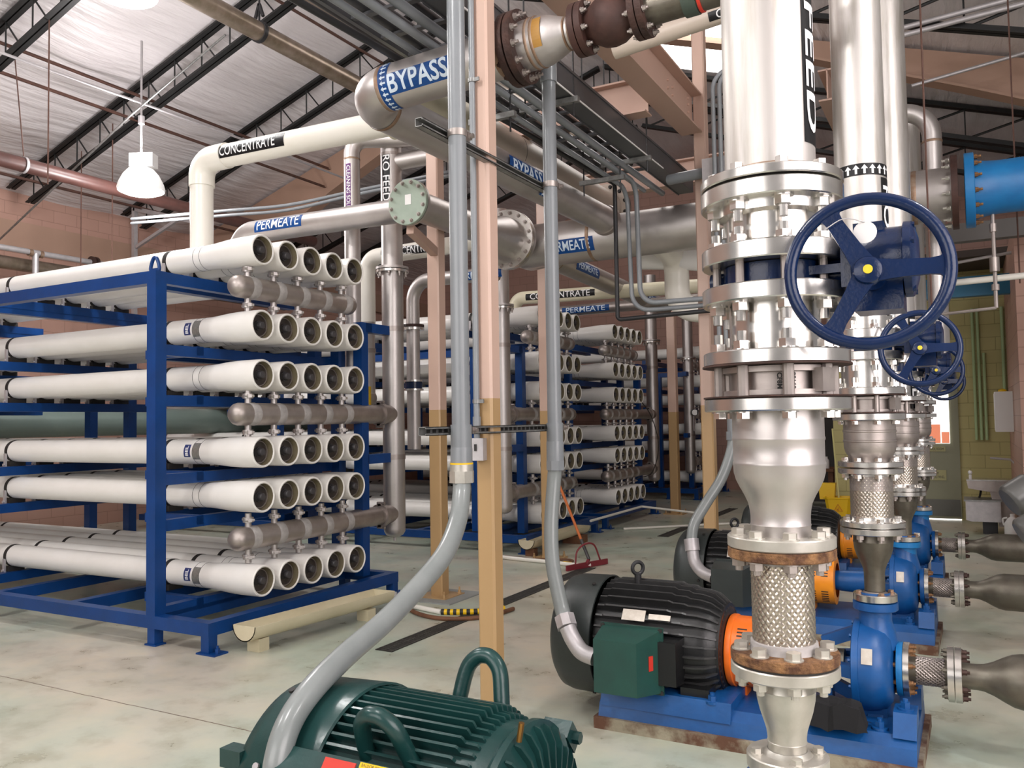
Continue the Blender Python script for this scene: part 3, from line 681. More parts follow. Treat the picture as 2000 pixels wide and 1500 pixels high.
# rusty valve and reducer on the bypass
t = pipe_thing('steel reducer with rusty flange and amber sticker on the bypass pipe', bx(-2.0), 'pipe reducer', 'pipe_reducer')
for xx in (-2.175, -2.125): obj('flange', M().ring(bx(xx), ax, .12, .203, .04, 40), RUSTD, t)
bolts(t, bx(-2.105), ax, .172, 12, .017, .02, STEEL3, .02, name='flange_bolt')
bolts(t, bx(-2.195), -ax, .172, 12, .017, .02, RUSTD, .01, name='flange_bolt')
obj('body', M().lathe(bx(-2.11), ax, [(0,.137),(.09,.137),(.14,.134),(.20,.115),(.25,.095),(.28,.086),(.33,.085)], 36), STEEL, t)
for s in (.065, .1, .27, .3): 
    r = .137 if s < .2 else .087
    obj('weld', M().lathe(bx(-2.11+s), ax, [(-.009,r),(-.004,r+.004),(.004,r+.004),(.009,r)], 36), WELD, t)
obj('sticker', band(bx(-1.985), ax, (0,-1,.1), .137, -.035, .035, -.10, .075), mat('amber_sticker', (.42,.22,.045), .4), t, 'faded amber sticker', 0)
t = thing('rusty_valve', 'rust brown flanged valve on the bypass pipe at the top of the picture', 'valve', bx(-1.6))
for xx in (-1.775, -1.735, -1.44, -1.40): obj('flange', M().ring(bx(xx), ax, .07, .142, .034, 36), RUSTR if xx < -1.5 else RUSTD, t)
bolts(t, bx(-1.715), ax, .118, 8, .014, .018, STEEL3, .012, name='flange_bolt'); bolts(t, bx(-1.46), -ax, .118, 8, .014, .018, STEEL3, .012, name='flange_bolt'); bolts(t, bx(-1.38), ax, .118, 8, .014, .018, STEEL3, .012, name='flange_bolt')
obj('body', M().lathe(bx(-1.72), ax, [(0,.085),(.03,.1),(.08,.128),(.13,.136),(.18,.128),(.23,.1),(.265,.085)], 32).cyl(bx(-1.585), bx(-1.585)+V3((0,0,.25)), .09, .075, n=20), RUSTR, t)
t = pipe_thing('grimy steel pipe with green clamp right of the rusty valve', bx(-1.0))
obj('pipe', M().cyl(bx(-1.385), bx(-.1), .087, n=28), STEELD, t)
obj('clamp', M().ring(bx(-1.16), ax, .086, .098, .07, 28), mat('green_rubber_clamp', (.05,.07,.055), .5), t); obj('red_band', M().ring(bx(-1.11), ax, .086, .094, .016, 28), REDP, t)
t = pipe_thing('pinkish plastic pipe below the rusty valve with a black marker starting C', (-1.4,5.2,4.1))
obj('pipe', M().cyl((-2.0,5.2,4.13),(-.2,5.2,4.30),.062,n=24), BEIGEP, t)
marker(t, 'CONCENTRATE', (-1.05,5.2,4.22), (1,0,.094), (0,-1,-.45), .062, .075, .6, .06, BLKV, TXTW, .0005, .5)
# smaller far pipes behind the near riser and over the other racks
t = pipe_thing('white plastic elbow pipe with black marker behind the near riser', (-5.8,7.4,2.9))
obj('pipe', M().tube(fillet([(-5.83,7.4,2.68),(-5.83,7.4,3.50),(-4.3,7.4,3.52)],.16,9), .09, 24), PVCP, t)
marker(t, 'CONCENTRATE', (-5.17,7.4,3.512), X, (0,-1,-.1), .09, .12, .8, .1, BLKV, TXTW, .001, .68)
t = pipe_thing('steel permeate pipe curving up behind the near riser with a black flange', (-5.63,8.0,1.6))
obj('pipe', M().tube(fillet([(-5.64,8.0,1.35),(-5.64,8.0,3.31),(-4.5,8.0,3.28)],.24,10), .078, 24), STEEL, t)
obj('flange', M().ring((-5.64,8.0,2.78), Z, .07, .13, .03, 28), RUSTD, t); obj('lower_flange', M().ring((-5.64,8.0,2.745), Z, .07, .13, .03, 28), STEEL2, t)
obj('valve_body', M().cyl((-5.64,8.0,2.05),(-5.64,8.0,2.13),.1,n=24), NAVY, t)
for z in (2.04, 2.14): obj('valve_flange', M().ring((-5.64,8.0,z), Z, .07, .115, .02, 28), STEEL2, t)
marker(t, 'PERMEATE', (-4.72,8.0,3.285), X, (0,-1,-.1), .078, .11, .62, .1, BLUV, TXTB, .001, .54)
t = pipe_thing('short steel drop pipe left of the near riser ending in a valve', (-5.68,7.2,1.5))
obj('pipe', M().cyl((-5.68,7.2,1.95),(-5.68,7.2,2.75),.085,n=24), STEEL, t); obj('clamp', M().ring((-5.68,7.2,2.44), Z, .084, .094, .045, 24), STEEL3, t)
obj('elbow', M().sphere((-5.68,7.2,1.93), .1, 20, 12), STEEL3, t); obj('tape', M().box(-5.60,7.1,1.83,-5.57,7.12,2.05), YELLOW, t, 'yellow tape', 0)
t = pipe_thing('cream pipe with black CONCENTRATE marker above the second rack', (-4.5,11,3.4))
obj('pipe', M().tube(fillet([(-5.9,11,3.15),(-5.9,11,3.49),(-2.2,11,3.40)],.14,9), .095, 24), CREAM, t)
marker(t, 'CONCENTRATE', (-5.12,11,3.472), (1,0,-.02), (0,-1,-.05), .095, .13, 1.1, .1, BLKV, TXTW, .001, .95)
t = pipe_thing('steel pipe with blue PERMEATE marker above the third rack', (-4.5,12.1,3.3))
obj('pipe', M().cyl((-5.7,12.1,3.39),(-2.6,12.1,3.41),.085,n=24), STEEL3, t)
marker(t, 'PERMEATE', (-5.2,12.1,3.392), X, (0,-1,-.05), .085, .12, .8, .1, BLUV, TXTB, .001, .66)
t = pipe_thing('white plastic tee pipe hanging under the permeate main', (-2.77,8.95,2.8))
obj('tee', M().tube(fillet([(-2.77,8.35,3.5),(-2.77,8.95,3.42),(-2.77,8.95,2.88),(-2.3,8.95,2.78)],.22,9), .135, 28), PVCP, t)
obj('upper_branch', M().lathe((-2.77,8.85,3.42), (1,.5,-.1), [(0,0),(.01,.1),(.06,.135),(.36,.135),(.4,.13),(.4,0)], 28).cyl((-3.15,8.8,3.44),(-2.77,8.95,3.42),.125,n=24), WHITE, t)
obj('flange', M().ring((-2.40,9.04,3.38), (1,.5,-.1), .12, .19, .035, 30), PVCP, t)
ctube('pipe_run', 'dirty galvanised pipe under the roof running back from the top edge', 'pipe', [(-7,4.6,6.17),(-7,11.4,6.17)], .108, .1, OLIVE)
t = thing('pipe_hanger', 'dark steel clevis hanger holding the dirty overhead pipe', 'pipe hanger', (-7,6.95,6.1))
obj('strap', M().ring((-7,6.95,6.17), Y, .11, .124, .05, 26), BLKPIPE, t); obj('rod', M().tube([(-7,6.95,6.29),(-7,6.95,7.45)], .012, 8).bar((-7.06,6.95,6.34),(-7.0,6.95,6.5),.03,.03).bar((-6.94,6.95,6.34),(-7.0,6.95,6.5),.03,.03), BLKPIPE, t)
ctube('pipe_run', 'wide dirty pipe near the ridge disappearing behind the bypass pipe', 'pipe', [(-4.75,3.8,5.32),(-4.75,10.5,5.55)], .15, .1, OLIVE)
ctube('steel_angle', 'black angle running back above the bypass elbow', 'steel angle', [(-4.4,4.2,4.99),(-4.4,9.0,4.99)], .03, .1, BLKPIPE)
t = thing('pipe_run', 'brown painted sprinkler pipe running back above the near rack', 'pipe', (-10,6.5,4.87))
obj('pipe', M().tube([(-10,2.5,4.87),(-10,11.2,4.87)], .09, 22), BROWNPIPE, t); obj('hanger_loop', M().ring((-10,6.05,4.87), Y, .092, .103, .03, 22), GALVL, t); obj('rod', M().tube([(-10,6.05,4.96),(-9.98,5.9,6.3)], .008, 6), BROWN, t)
t = thing('pipe_run', 'mint tinted large pipe low along the left wall', 'pipe', (-12.4,7,4.1)); obj('pipe', M().tube([(-12.4,1,4.11),(-12.4,13,4.13)], .1, 22), OLIVE, t)
t = thing('pipe_run', 'thin rusty galvanised pipe with tee along the left wall', 'pipe', (-12.0,7,4.2))
obj('pipe', M().tube([(-12.0,1,4.23),(-12.0,9.6,4.26)], .042, 14), GALVL, t); obj('drop', M().tube([(-12.0,7.45,4.24),(-12.0,7.45,3.4)], .045, 14), GALVL, t)
obj('flange', M().ring((-12.0,8.35,4.25), Y, .04, .1, .035, 22).ring((-12.0,8.42,4.25), Y, .04, .1, .035, 22), RUSTD, t)
for yy in (7.37, 7.53): obj('fitting', M().ring((-12.0,yy,4.24), Y, .04, .055, .05, 16), WELD, t)
for i, (x, y, z0, z1, w) in enumerate(((-9.0,5.72,4.4,6.3,'left of the pendant lamp'), (-10.6,7.69,3.3,6.0,'below the second joist'), (-11.3,7.69,3.3,5.72,'short, above the blue lifting eye'))):
    single('hanger_rod', 'thin steel hanger rod dropping from a joist, ' + w, 'hanger rod', M().tube([(x,y,z0),(x,y,z1)], .009, 6), BROWN, 'hanger rods under the joists')
ctube('conduit', 'thin white conduit carrying the pendant lamp', 'conduit', [(-9.09,3.6,5.72),(-9.09,8.9,5.80),(-9.0,11.0,5.75)], .016, .1, GALVL)
ctube('conduit', 'thin grey conduit crossing diagonally from the joist down to the left wall', 'conduit', [(-7.6,7.0,6.3),(-9.3,7.0,5.65),(-13.1,7.3,4.3)], .014, .1, GALV)
ctube('conduit', 'thin pale conduit slanting across the roof at the top left', 'conduit', [(-8.2,5.1,6.75),(-10.4,5.5,5.9),(-12.5,5.7,4.8)], .016, .1, GALVL)
for dz, w in ((0,'upper of two'),(-.06,'lower of two')):
    ctube('conduit', 'long grey conduit passing behind the concentrate pipe, ' + w, 'conduit', spline([(-9.8,7.4,4.46+dz),(-8.0,7.4,4.33+dz),(-7.0,7.4,4.26+dz),(-5.95,7.4,4.28+dz*.7),(-4.7,7.4,4.30+dz*.7)], 5), .019, .1, CONDUIT)
t = thing('strut_bracket', 'galvanised triangular bracket standing behind the near rack', 'bracket', (-12.5,9.5,3.2))
obj('post', M().bar((-12.5,9.5,2.2),(-12.5,9.5,5.44),.07,.07,X), GALVL, t, None, 0); obj('arm', M().bar((-12.5,9.5,5.42),(-11.0,9.5,5.0),.07,.07,Z), GALVL, t, None, 0); obj('brace', M().bar((-12.45,9.5,4.75),(-11.4,9.5,5.1),.05,.05,Z), GALVL, t, None, 0)
single('pipe_run', 'long mint grey pipe seen low through the near rack', 'pipe', M().tube([(-11.0,2.5,1.74),(-11.0,12,1.74)], .2, 24), mat('mint_grey_pipe', (.17,.22,.20), .35, .2), None)

# pendant high-bay lamps
def lamp(x, y, z, label):
    t = thing('pendant_lamp', label, 'lamp', (x,y,z), 'white dome high-bay lamps')
    obj('dome', M().lathe((x,y,z), Z, [(0,.275),(.03,.285),(.1,.265),(.2,.215),(.27,.155),(.30,.09),(.30,0)], 36), LENS, t)
    obj('lens', M().lathe((x,y,z-.005), Z, [(0,.27),(-.03,.2),(-.045,.1),(-.05,0)], 36), LENSB, t)
    obj('ballast_box', M().obox((x-.02,y+.05,z+.40), (1,.5,0), .30, .16, .17, Z), WHITE, t, None, 0)
    obj('stem', M().tube([(x,y,z+.3),(x,y,zl(x)-.2 if x < RX else zr(x)-.2)], .014, 8).cyl((x,y,z+.86),(x,y,z+.96),.04,n=12), GALVL, t)
    point('lamp_light', (x,y,z-.12), LAMPW, (1.0,.97,.965), .2); point('lamp_uplight', (x,y,z+.55), LAMPW*.4, (1.0,.95,.955), .2)
LAMPW = 230
lamp(-9.09, 7.0, 4.64, 'white dome pendant lamp lit above the near rack'); lamp(-6.65, 4.95, 5.62, 'bright dome lamp cut off by the top edge of the picture')
for i, (x, y, w) in enumerate(((-2.5,.9,'over the pumps behind the viewpoint'), (-6.0,.4,'over the near aisle behind the viewpoint'), (1.8,3.2,'over the pump suction side'))):
    lamp(x, y, 5.3, 'added unseen white dome pendant lamp ' + w)  # out-of-view lamps added to brighten the pumps and near aisle
# ------------------------------------------------------------------ pump discharge columns
def flange(parent, x, y, z, ri, ro, th, m, nm='flange', taper=0):
    return obj(nm, M().lathe((x,y,z-th/2), Z, [(0,ri),(0,ro-.003),(.003,ro),(th-.003,ro),(th,ro-.003),(th,ri)], 56, closed=True), m, parent)
PX = -.447
def tz(z, zs):  # piecewise map of the near column's heights onto the larger columns
    for (a, b), (c, d) in zip(zs, zs[1:]):
        if z >= c: return b + (z-a)*(b-d)/(a-c)
    return z
def train(y, big, who, ztop=5.2):
    """vertical discharge column at y; who names it"""
    f = 1.10 if big else 1.0
    K = [(9,9),(0,0)]
    if big: K = [(9,9+.0),(2.30,2.30),(1.603,1.56),(1.427,1.452),(1.33,1.388),(1.26,1.33),(1.05,1.12),(1.0,1.085),(.93,1.02),(.834,.869),(.745,.74),(0,0)]
    g = lambda z: tz(z, K)
    R = .117*f if not big else .124
    # upper pipe
    t = thing('discharge_pipe', 'tall steel discharge pipe, ' + who[0], 'pipe', (PX,y,g(2.26)), 'tall pump discharge pipes')
    p = obj('pipe', M().cyl((PX,y,g(2.27)),(PX,y,ztop),R,n=56), STAIN, t)
    if not big:
        for z in (2.3,): obj('weld', M().lathe((PX,y,z), Z, [(-.008,R),(-.003,R+.003),(.003,R+.003),(.008,R)], 48), WELD, p)
    FR = .184 if not big else .17
    BH = .0215 if not big else .02
    flange(t, PX, y, g(2.273), R-.01, FR, .026, STEEL2, 'lap_ring')
    bolts(t, (PX,y,g(2.287)), Z, FR*.80, 8, BH*.8, .02, STEEL2, 0)
    # spool between flange and butterfly valve
    t = thing('spool_piece', 'short bright flanged spool above the butterfly valve, ' + who[1], 'pipe spool', (PX,y,g(2.05)), 'flanged spools above the valves')
    flange(t, PX, y, g(2.232), R-.01, FR, .044, STEEL2)
    obj('hub', M().lathe((PX,y,g(2.18)), Z, [(0,R+.001),(.006,R+.022),(.03,R+.024)], 48), STEEL2, t)
    obj('barrel', M().cyl((PX,y,g(2.06)),(PX,y,g(2.23)),R+.001,n=56), STEEL2, t)
    bolts(t, (PX,y,g(2.21)), -Z, FR*.80, 8, BH, .024, STEEL2, .03)
    flange(t, PX, y, g(2.075), R-.01, FR+.001, .046, STEEL2)
    bolts(t, (PX,y,g(2.098)), Z, FR*.80, 8, BH, .022, STEEL2, .022)
    # butterfly valve with gearbox and handwheel
    t = thing('butterfly_valve', 'navy blue butterfly valve with large handwheel, ' + who[2], 'valve', (PX,y,g(1.97)), 'navy butterfly valves with handwheels')
    z = g(2.022)
    obj('body', M().cyl((PX,y,z-.028),(PX,y,z+.028),.128*f,n=48).cyl((PX,y,z),(PX-.165*f,y,z),.026,n=16), NAVY, t)
    bolts(t, (PX,y,g(2.052)), -Z, FR*.80, 8, .011, .001, STEEL3, .062, 0.5, 'stud', False, 1.0)
    yw = y-.22; gx = PX+.235
    obj('neck', M().cyl((PX+.1,y,z),(gx-.03,y,z),.04,n=20).obox((PX+.15,y,z+.0),X,.15,.15,.022,Z).obox((PX+.21,y-.02,z),X,.06,.12,.1,Z), NAVY, t)
    gb = obj('gearbox', M().lathe((gx-.03,y-.03,z+.012), X, [(0,0),(0,.075),(.012,.083),(.115,.083),(.118,.093),(.135,.093),(.14,.085),(.15,.05),(.15,0)], 36).box(gx-.025,y-.09,z-.115,gx+.085,y+.03,z+.0).box(gx-.025,y-.07,z+.07,gx+.045,y+.01,z+.107), NAVY, t)
    bolts(gb, (gx+.105,y-.03,z+.012), X, .084, 8, .008, .008, NAVY)
    wz = z-.038; wx = gx+.02
    obj('shaft', M().cyl((wx,y-.08,wz),(wx,yw+.0,wz),.016,n=14).cyl((wx,y-.11,wz),(wx,y-.08,wz),.03,n=18), NAVY, t)
    wn = V3((.10,-1,.06)).normalized(); wc = V3((wx,yw,wz)); hw = obj('handwheel', M().torus(wc, wn, .170, .0145, 72, 14), NAVY, t)
    _, wu, wv = frame(wn)
    ru = Z - wn*wn.z; ru = ru.normalized(); rr_ = ru.cross(wn)
    if rr_.x < 0: rr_ = -rr_
    for a_ in (0, 120, 240):
        d = rr_*math.cos(math.radians(a_)) + ru*math.sin(math.radians(a_)); s_ = wn.cross(d)
        mb = M(); mb.prism([(.018,-.026),(.06,-.021),(.13,-.018),(.150,-.021),(.164,-.034),(.164,.034),(.150,.021),(.13,.018),(.06,.021),(.018,.026)], wc-wn*.006, d, s_, wn*.012)
        obj('spoke', mb, NAVY, hw)
    obj('hub', M().lathe(wc-wn*.016, wn, [(0,.034),(.02,.034),(.03,.03),(.034,.02),(.034,0)], 24), NAVY, hw)
    obj('shaft_end', M().cyl(wc+wn*.017, wc+wn*.021, .0105, n=16), YDOT, hw, 'yellow painted shaft end')
    if not big:
        q = wc + rr_*-.035 + ru*.105; obj('tag', M().cyl(q+V3((.03,.02,-.01)), q+V3((.03,.022,-.01)), .026, n=24), WHITE, hw, 'round white tag on a wire'); obj('tag_wire', M().tube(spline([q+V3((-.05,-.02,.0)), q+V3((-.01,-.015,.02)), q+V3((.03,.02,.014))],4), .0012, 6), GALVL, hw)
    # spool between butterfly and check valve
    t = thing('spool_piece', 'short bright flanged spool between the two valves, ' + who[1], 'pipe spool', (PX,y,g(1.79)), 'flanged spools between the valves')
    flange(t, PX, y, g(1.971), R-.01, FR+.002, .044, STEEL2); flange(t, PX, y, g(1.805), R-.01, FR+.003, .036, STEEL2)
    obj('barrel', M().cyl((PX,y,g(1.8)),(PX,y,g(1.97)),R,n=56), STEEL2, t)
    for q, s in ((g(1.949), -Z), (g(1.823), Z)): bolts(t, (PX,y,q), s, FR*.80, 8, BH, .024, STEEL2, .026)
    # wafer check valve
    t = thing('check_valve', 'wafer check valve held by long studs, ' + who[1], 'valve', (PX,y,g(1.70)), 'wafer check valves')
    obj('gasket', M().cyl((PX,y,g(1.784)),(PX,y,g(1.788)),FR+.007,n=56), RUSTD, t); obj('gasket', M().cyl((PX,y,g(1.702)),(PX,y,g(1.706)),FR+.006,n=56), RUSTD, t)
    obj('body', M().lathe((PX,y,g(1.708)), Z, [(0,0),(0,.142),(.013,.142),(.014,.120),(.058,.120),(.059,.142),(.074,.142),(.074,0)] if not big else [(0,0),(0,.13),(.012,.13),(.013,.112),(.062,.112),(.063,.13),(.074,.13),(.074,0)], 48).obox((PX+.13,y-.07,g(1.744)),(1,-.5,0),.03,.05,.06,Z), STEEL3, t)
    bolts(t, (PX,y,g(1.786)), -Z, FR*.80, 8, .0145 if not big else .012, .001, STEEL3, .084, 0.5, 'stud', False, 1.0)
    if not big: 
        nn = V3((.42,-1,0)).normalized(); 
        obj('stamp', wrap_bm(text_mesh('85160\nA8TM\nCF8M', .017, .0006), (PX,y,1.743), (0,0,-1), nn, .1207), TXTK, t, None, 0)
    # spool and reducer
    t = thing('reducer_spool', 'steel reducer narrowing downward under the check valve, ' + who[1], 'pipe reducer', (PX,y,g(1.31)), 'steel reducers under the check valves')
    flange(t, PX, y, g(1.684), R-.01, FR+.004, .034, STEEL2)
    bolts(t, (PX,y,g(1.666)), -Z, FR*.80, 8, BH*.85, .018, STEEL2, .0)
    if not big: prof = [(1.68,.117),(1.60,.117),(1.597,.1185),(1.592,.1185),(1.588,.1165),(1.535,.1165),(1.532,.1185),(1.526,.1185),(1.522,.1172),(1.505,.1165),(1.485,.111),(1.465,.1015),(1.445,.0905),(1.425,.0815),(1.405,.0775),(1.39,.0762),(1.372,.0762),(1.369,.0775),(1.365,.0762),(1.32,.0762)]
    else: prof = [(1.68,.124),(1.58,.124),(1.577,.127),(1.571,.127),(1.567,.124),(1.53,.124),(1.527,.127),(1.521,.127),(1.517,.124),(1.49,.1235),(1.465,.116),(1.448,.105),(1.437,.098),(1.42,.096),(1.38,.096)]
    obj('body', M().lathe((PX,y,0), Z, [(q if big else q, r) for q, r in prof], 56), STEEL3 if big else STEEL, t)
    FB = .1375 if not big else .155; BR = FB*.80; nb = 8
    z6 = 1.326 if not big else 1.408; flange(t, PX, y, z6, .07, FB, .03 if not big else .026, LIMED if not big else STEEL2)
    bolts(t, (PX,y,z6+.015), Z, BR, nb, .0185, .018, LIMED if not big else STEEL2)
    # braided connector
    t = thing('braided_connector', 'braided steel flexible connector with %s flanges, ' % ('rusty' if not big else 'bright') + who[1], 'flexible connector', (PX,y,g(1.02)), 'vertical braided connectors')
    za, zb = (1.296, 1.029) if not big else (1.374, 1.108); mf = RUST if not big else STEEL2; rb = .078 if not big else .1
    flange(t, PX, y, za, .06, FB, .027, mf, 'upper_flange'); flange(t, PX, y, zb, .06, FB, .027, mf, 'lower_flange')
    if not big: obj('gasket', M().cyl((PX,y,za+.0125),(PX,y,za+.0165),FB-.006,n=48), BLACK, t)
    obj('core', M().cyl((PX,y,zb),(PX,y,za),rb-.003,n=40), STEELD, t)
    br = M(); n = 14 if not big else 15; z0, z1 = zb+.022, za-.014; L = z1-z0; turns = L/(2*PI*rb)*.85
    for d_ in (1, -1):
        for k in range(n*2):
            pts = []; m_ = int(2*turns*n*2*2)
            for i in range(m_+1):
                s = i/m_; th = 2*PI*k/(n*2) + d_*2*PI*turns*s
                rr = rb + .0017*d_*math.cos(PI*2*turns*n*2*s)   # over and under
                pts.append((PX+rr*math.cos(th), y+rr*math.sin(th), z0+L*s))
            # flat ribbon made of a thin three-strand strip
            w_ = 2*PI*rb/(n*2)*.36; vs = []; 
            for i, p in enumerate(pts):
                a_ = V3(pts[max(0,i-1)]); b_ = V3(pts[min(m_,i+1)]); tg = (b_-a_).normalized(); nr = V3((p[0]-PX, p[1]-y, 0)).normalized(); sd = tg.cross(nr)
                vs += [V3(p)-sd*w_-nr*.0009, V3(p)-sd*w_*.45+nr*.0006, V3(p)+sd*w_*.45+nr*.0006, V3(p)+sd*w_-nr*.0009]
            br.add(vs, [(4*i+j, 4*i+j+1, 4*i+j+5, 4*i+j+4) for i in range(m_) for j in range(3)])
    obj('braid', br, BRAID, t, None, 60)
    if big: obj('upper_collar', M().cyl((PX,y,za-.1),(PX,y,za),rb+.002,n=40), STEEL3, t)
    obj('lower_collar', M().lathe((PX,y,zb+.01), Z, [(0,rb+.014),(.012,rb+.008),(.026,rb+.007),(.028,rb)], 40), CHALK if not big else STEEL2, t)
    obj('upper_collar', M().lathe((PX,y,za-.028), Z, [(0,rb),(.002,rb+.006),(.02,rb+.006)], 40), CHALK if not big else STEEL2, t)
    bolts(t, (PX,y,za-.0135), -Z, BR, nb, .0185, .022, STEEL3 if not big else STEEL2, .012)
    bolts(t, (PX,y,zb+.0135), Z, BR, nb, .0195, .02, LIMED if not big else STEEL2)
    # lower reducer on the pump
    t = thing('pump_reducer', 'cone shaped steel reducer standing on the pump flange, ' + who[1], 'pipe reducer', (PX,y,.74), 'lower pump reducers')
    z7 = zb-.03; flange(t, PX, y, z7-.004, .06, FB, .03, LIMED if not big else STEEL2)
    if not big: obj('gasket', M().cyl((PX,y,z7+.0115),(PX,y,z7+.0165),FB-.006,n=48), BLACK, t)
    bolts(t, (PX,y,z7-.019), -Z, BR, nb, .0185, .022, LIMED if not big else STEEL3, .012)
    if not big: prof = [(.98,.0755),(.945,.0755),(.942,.077),(.938,.0755),(.915,.0735),(.885,.067),(.855,.0575),(.835,.0515),(.82,.0495),(.808,.049),(.806,.0505),(.803,.049),(.775,.049)]
    else: prof = [(1.06,.094),(1.02,.094),(1.016,.096),(1.01,.094),(.98,.091),(.945,.081),(.905,.062),(.88,.053),(.86,.0495),(.80,.049),(.77,.049)]
    obj('cone', M().lathe((PX,y,0), Z, prof, 44), LIMED if not big else STEELD, t)
    z8 = .757 if not big else .74; obj('hub', M().lathe((PX,y,z8+.016), Z, [(0,.068),(.004,.06),(.012,.05)], 36), LIMED if not big else STEEL3, t)
    flange(t, PX, y, z8, .045, .1035, .036, LIMED if not big else STEEL2); bolts(t, (PX,y,z8+.018), Z, .08, 4, .0145, .014, LIMED if not big else WELD, 0, .3)
TR = [(2.30, False, ('nearest and brightest, reaching the top edge', 'on the nearest pump column', 'nearest and largest in view')),
      (4.63, True, ('second, with a black arrow band', 'on the second pump column', 'second in the row')),
      (6.90, True, ('third, right of the arrow band', 'on the third pump column', 'third in the row')),
      (9.17, True, ('fourth, with a bend at its top', 'on the farthest pump column', 'last in the row'))]
for y, big, who in TR: train(y, big, who, 5.2 if y < 9 else 4.55)
dp = [o for o in bpy.data.objects if o.name.startswith('discharge_pipe')]
nn = V3((.95,-1.05,0)).normalized()
def ptext(t, txt, y, zc, n_, r, size, w, h, tw): return marker(t, txt, (PX,y,zc), (0,0,-1), n_, r, size, w, h, BLKV, TXTW, .0015, tw)
ptext(dp[0], 'RO FEED', 2.30, 2.70, Matrix.Rotation(1.36,3,'Z') @ V3((0,-1,0)), .1172, .085, .68, .075, .62)
ptext(dp[1], 'RO FEED', 4.63, 2.50, Matrix.Rotation(1.30,3,'Z') @ V3((0,-1,0)), .1242, .1, .7, .085, .62)
ptext(dp[2], 'RO FEED', 6.90, 2.05, Matrix.Rotation(1.05,3,'Z') @ V3((0,-1,0)), .1242, .1, .7, .085, .62)
obj('arrow_band', band((PX,4.63,2.89), (0,0,-1), (0.1,-1,0), .1255, -.03, .03, -.36, .36), BLKV, dp[1], None, 0)
arrows(dp[1], (PX,4.63,2.89), Z, (0.1,-1,0), .127, 18, .72, .046, TXTW, True)
t = thing('pipe_run', 'steel pipe with a curved top elbow at the far end of the pump columns', 'pipe', (-.2,8.7,2.1))
obj('pipe', M().tube(fillet([(-.75,8.7,4.52),(-.21,8.7,4.52),(-.21,8.7,2.2)],.26,10), .085, 26), STEEL, t); obj('weld', M().lathe((-.21,8.7,4.2), Z, [(-.012,.086),(-.005,.09),(.005,.09),(.012,.086)], 26), WELD, t)

# ------------------------------------------------------------------ pumps and motors
PZ = .395
PW = ['nearest, below the picture edge', 'second from the front', 'third from the front', 'farthest']
def pump(y, w):
    c = V3((PX, y, PZ)); t = thing('centrifugal_pump', 'blue centrifugal pump with round casing, ' + w, 'pump', (PX,y,.17), 'blue centrifugal pumps')
    cx = -.55
    obj('back_plate', M().lathe((cx,y,PZ), X, [(0,.06),(0,.222),(.004,.228),(.032,.228),(.034,.222)], 48), PUMP, t); bolts(t, (cx,y,PZ), -X, .205, 10, .010, .012, PUMP)
    vol = M(); vol.lathe((cx+.034,y,PZ), X, [(0,.222),(.05,.222),(.085,.215),(.115,.198),(.138,.165),(.15,.11),(.152,.07)], 48)
    vol.lathe((cx+.10,y+.0,PZ+.1), Z, [(0,.11),(.08,.092),(.13,.078),(.18,.074),(.27,.074)], 28)
    obj('casing', vol, PUMP, t)
    obj('discharge_flange', M().lathe((PX,y,.678), Z, [(0,.05),(0,.102),(.004,.106),(.04,.106),(.04,.05)], 36, closed=True).cyl((PX,y,.55),(PX,y,.68),.075,n=28), PUMP if y < 6 else PUMPB, t)
    obj('suction_nozzle', M().lathe((cx+.18,y,PZ), X, [(-.03,.09),(.02,.072),(.06,.07)], 30).lathe((-.355,y,PZ), X, [(0,.05),(0,.128),(.004,.13),(.028,.13),(.028,.05)], 36, closed=True), PUMPB if y < 6 else PUMP, t)
    bolts(t, (-.356,y,PZ), -X, .108, 8, .011, .02, RUST, .012)
    obj('plate_badge', band((cx+.06,y,PZ), (0,-.4,-1), (.0,-1,.42), .2225, -.0, .001, -.001, .001) if False else M().obox((cx+.075, y-.206, PZ+.092), (0,-.4,-.9), .075, .05, .004, (0,-.9,.4)), PLATEM, t, 'small metal maker plate', 0)
    fr = M().lathe((-.95,y,PZ), X, [(0,0),(0,.07),(.05,.078),(.22,.085),(.25,.10),(.27,.1),(.275,.06)], 30)
    for yy, zz in ((0,.125),(0,-.125),(.125,0),(-.125,0)): fr.bar((-.70,y+yy*.75,PZ+zz*.75),(cx+.01,y+yy*1.3,PZ+zz*1.3),.05,.06,Z)
    fr.cyl((-.7,y,PZ),(cx,y,PZ),.03,n=14); obj('bearing_frame', fr, PUMP, t)
    obj('seal_gland', M().cyl((-.66,y,PZ),(-.6,y,PZ),.065,n=20).cyl((-.63,y-.06,PZ-.03),(-.62,y-.09,PZ-.03),.01,n=8), STEELD, t)
    ft = M(); ft.prism([(-.07,.06),(.07,.06),(.12,-.0),(.12,-.02),(-.12,-.02),(-.12,0)], (cx+.06,y,PZ-.235), Y, Z, (.07,0,0)); ft.box(-.72,y-.05,.17,-.66,y+.05,.33); obj('foot', ft, PUMP, t)
    return t
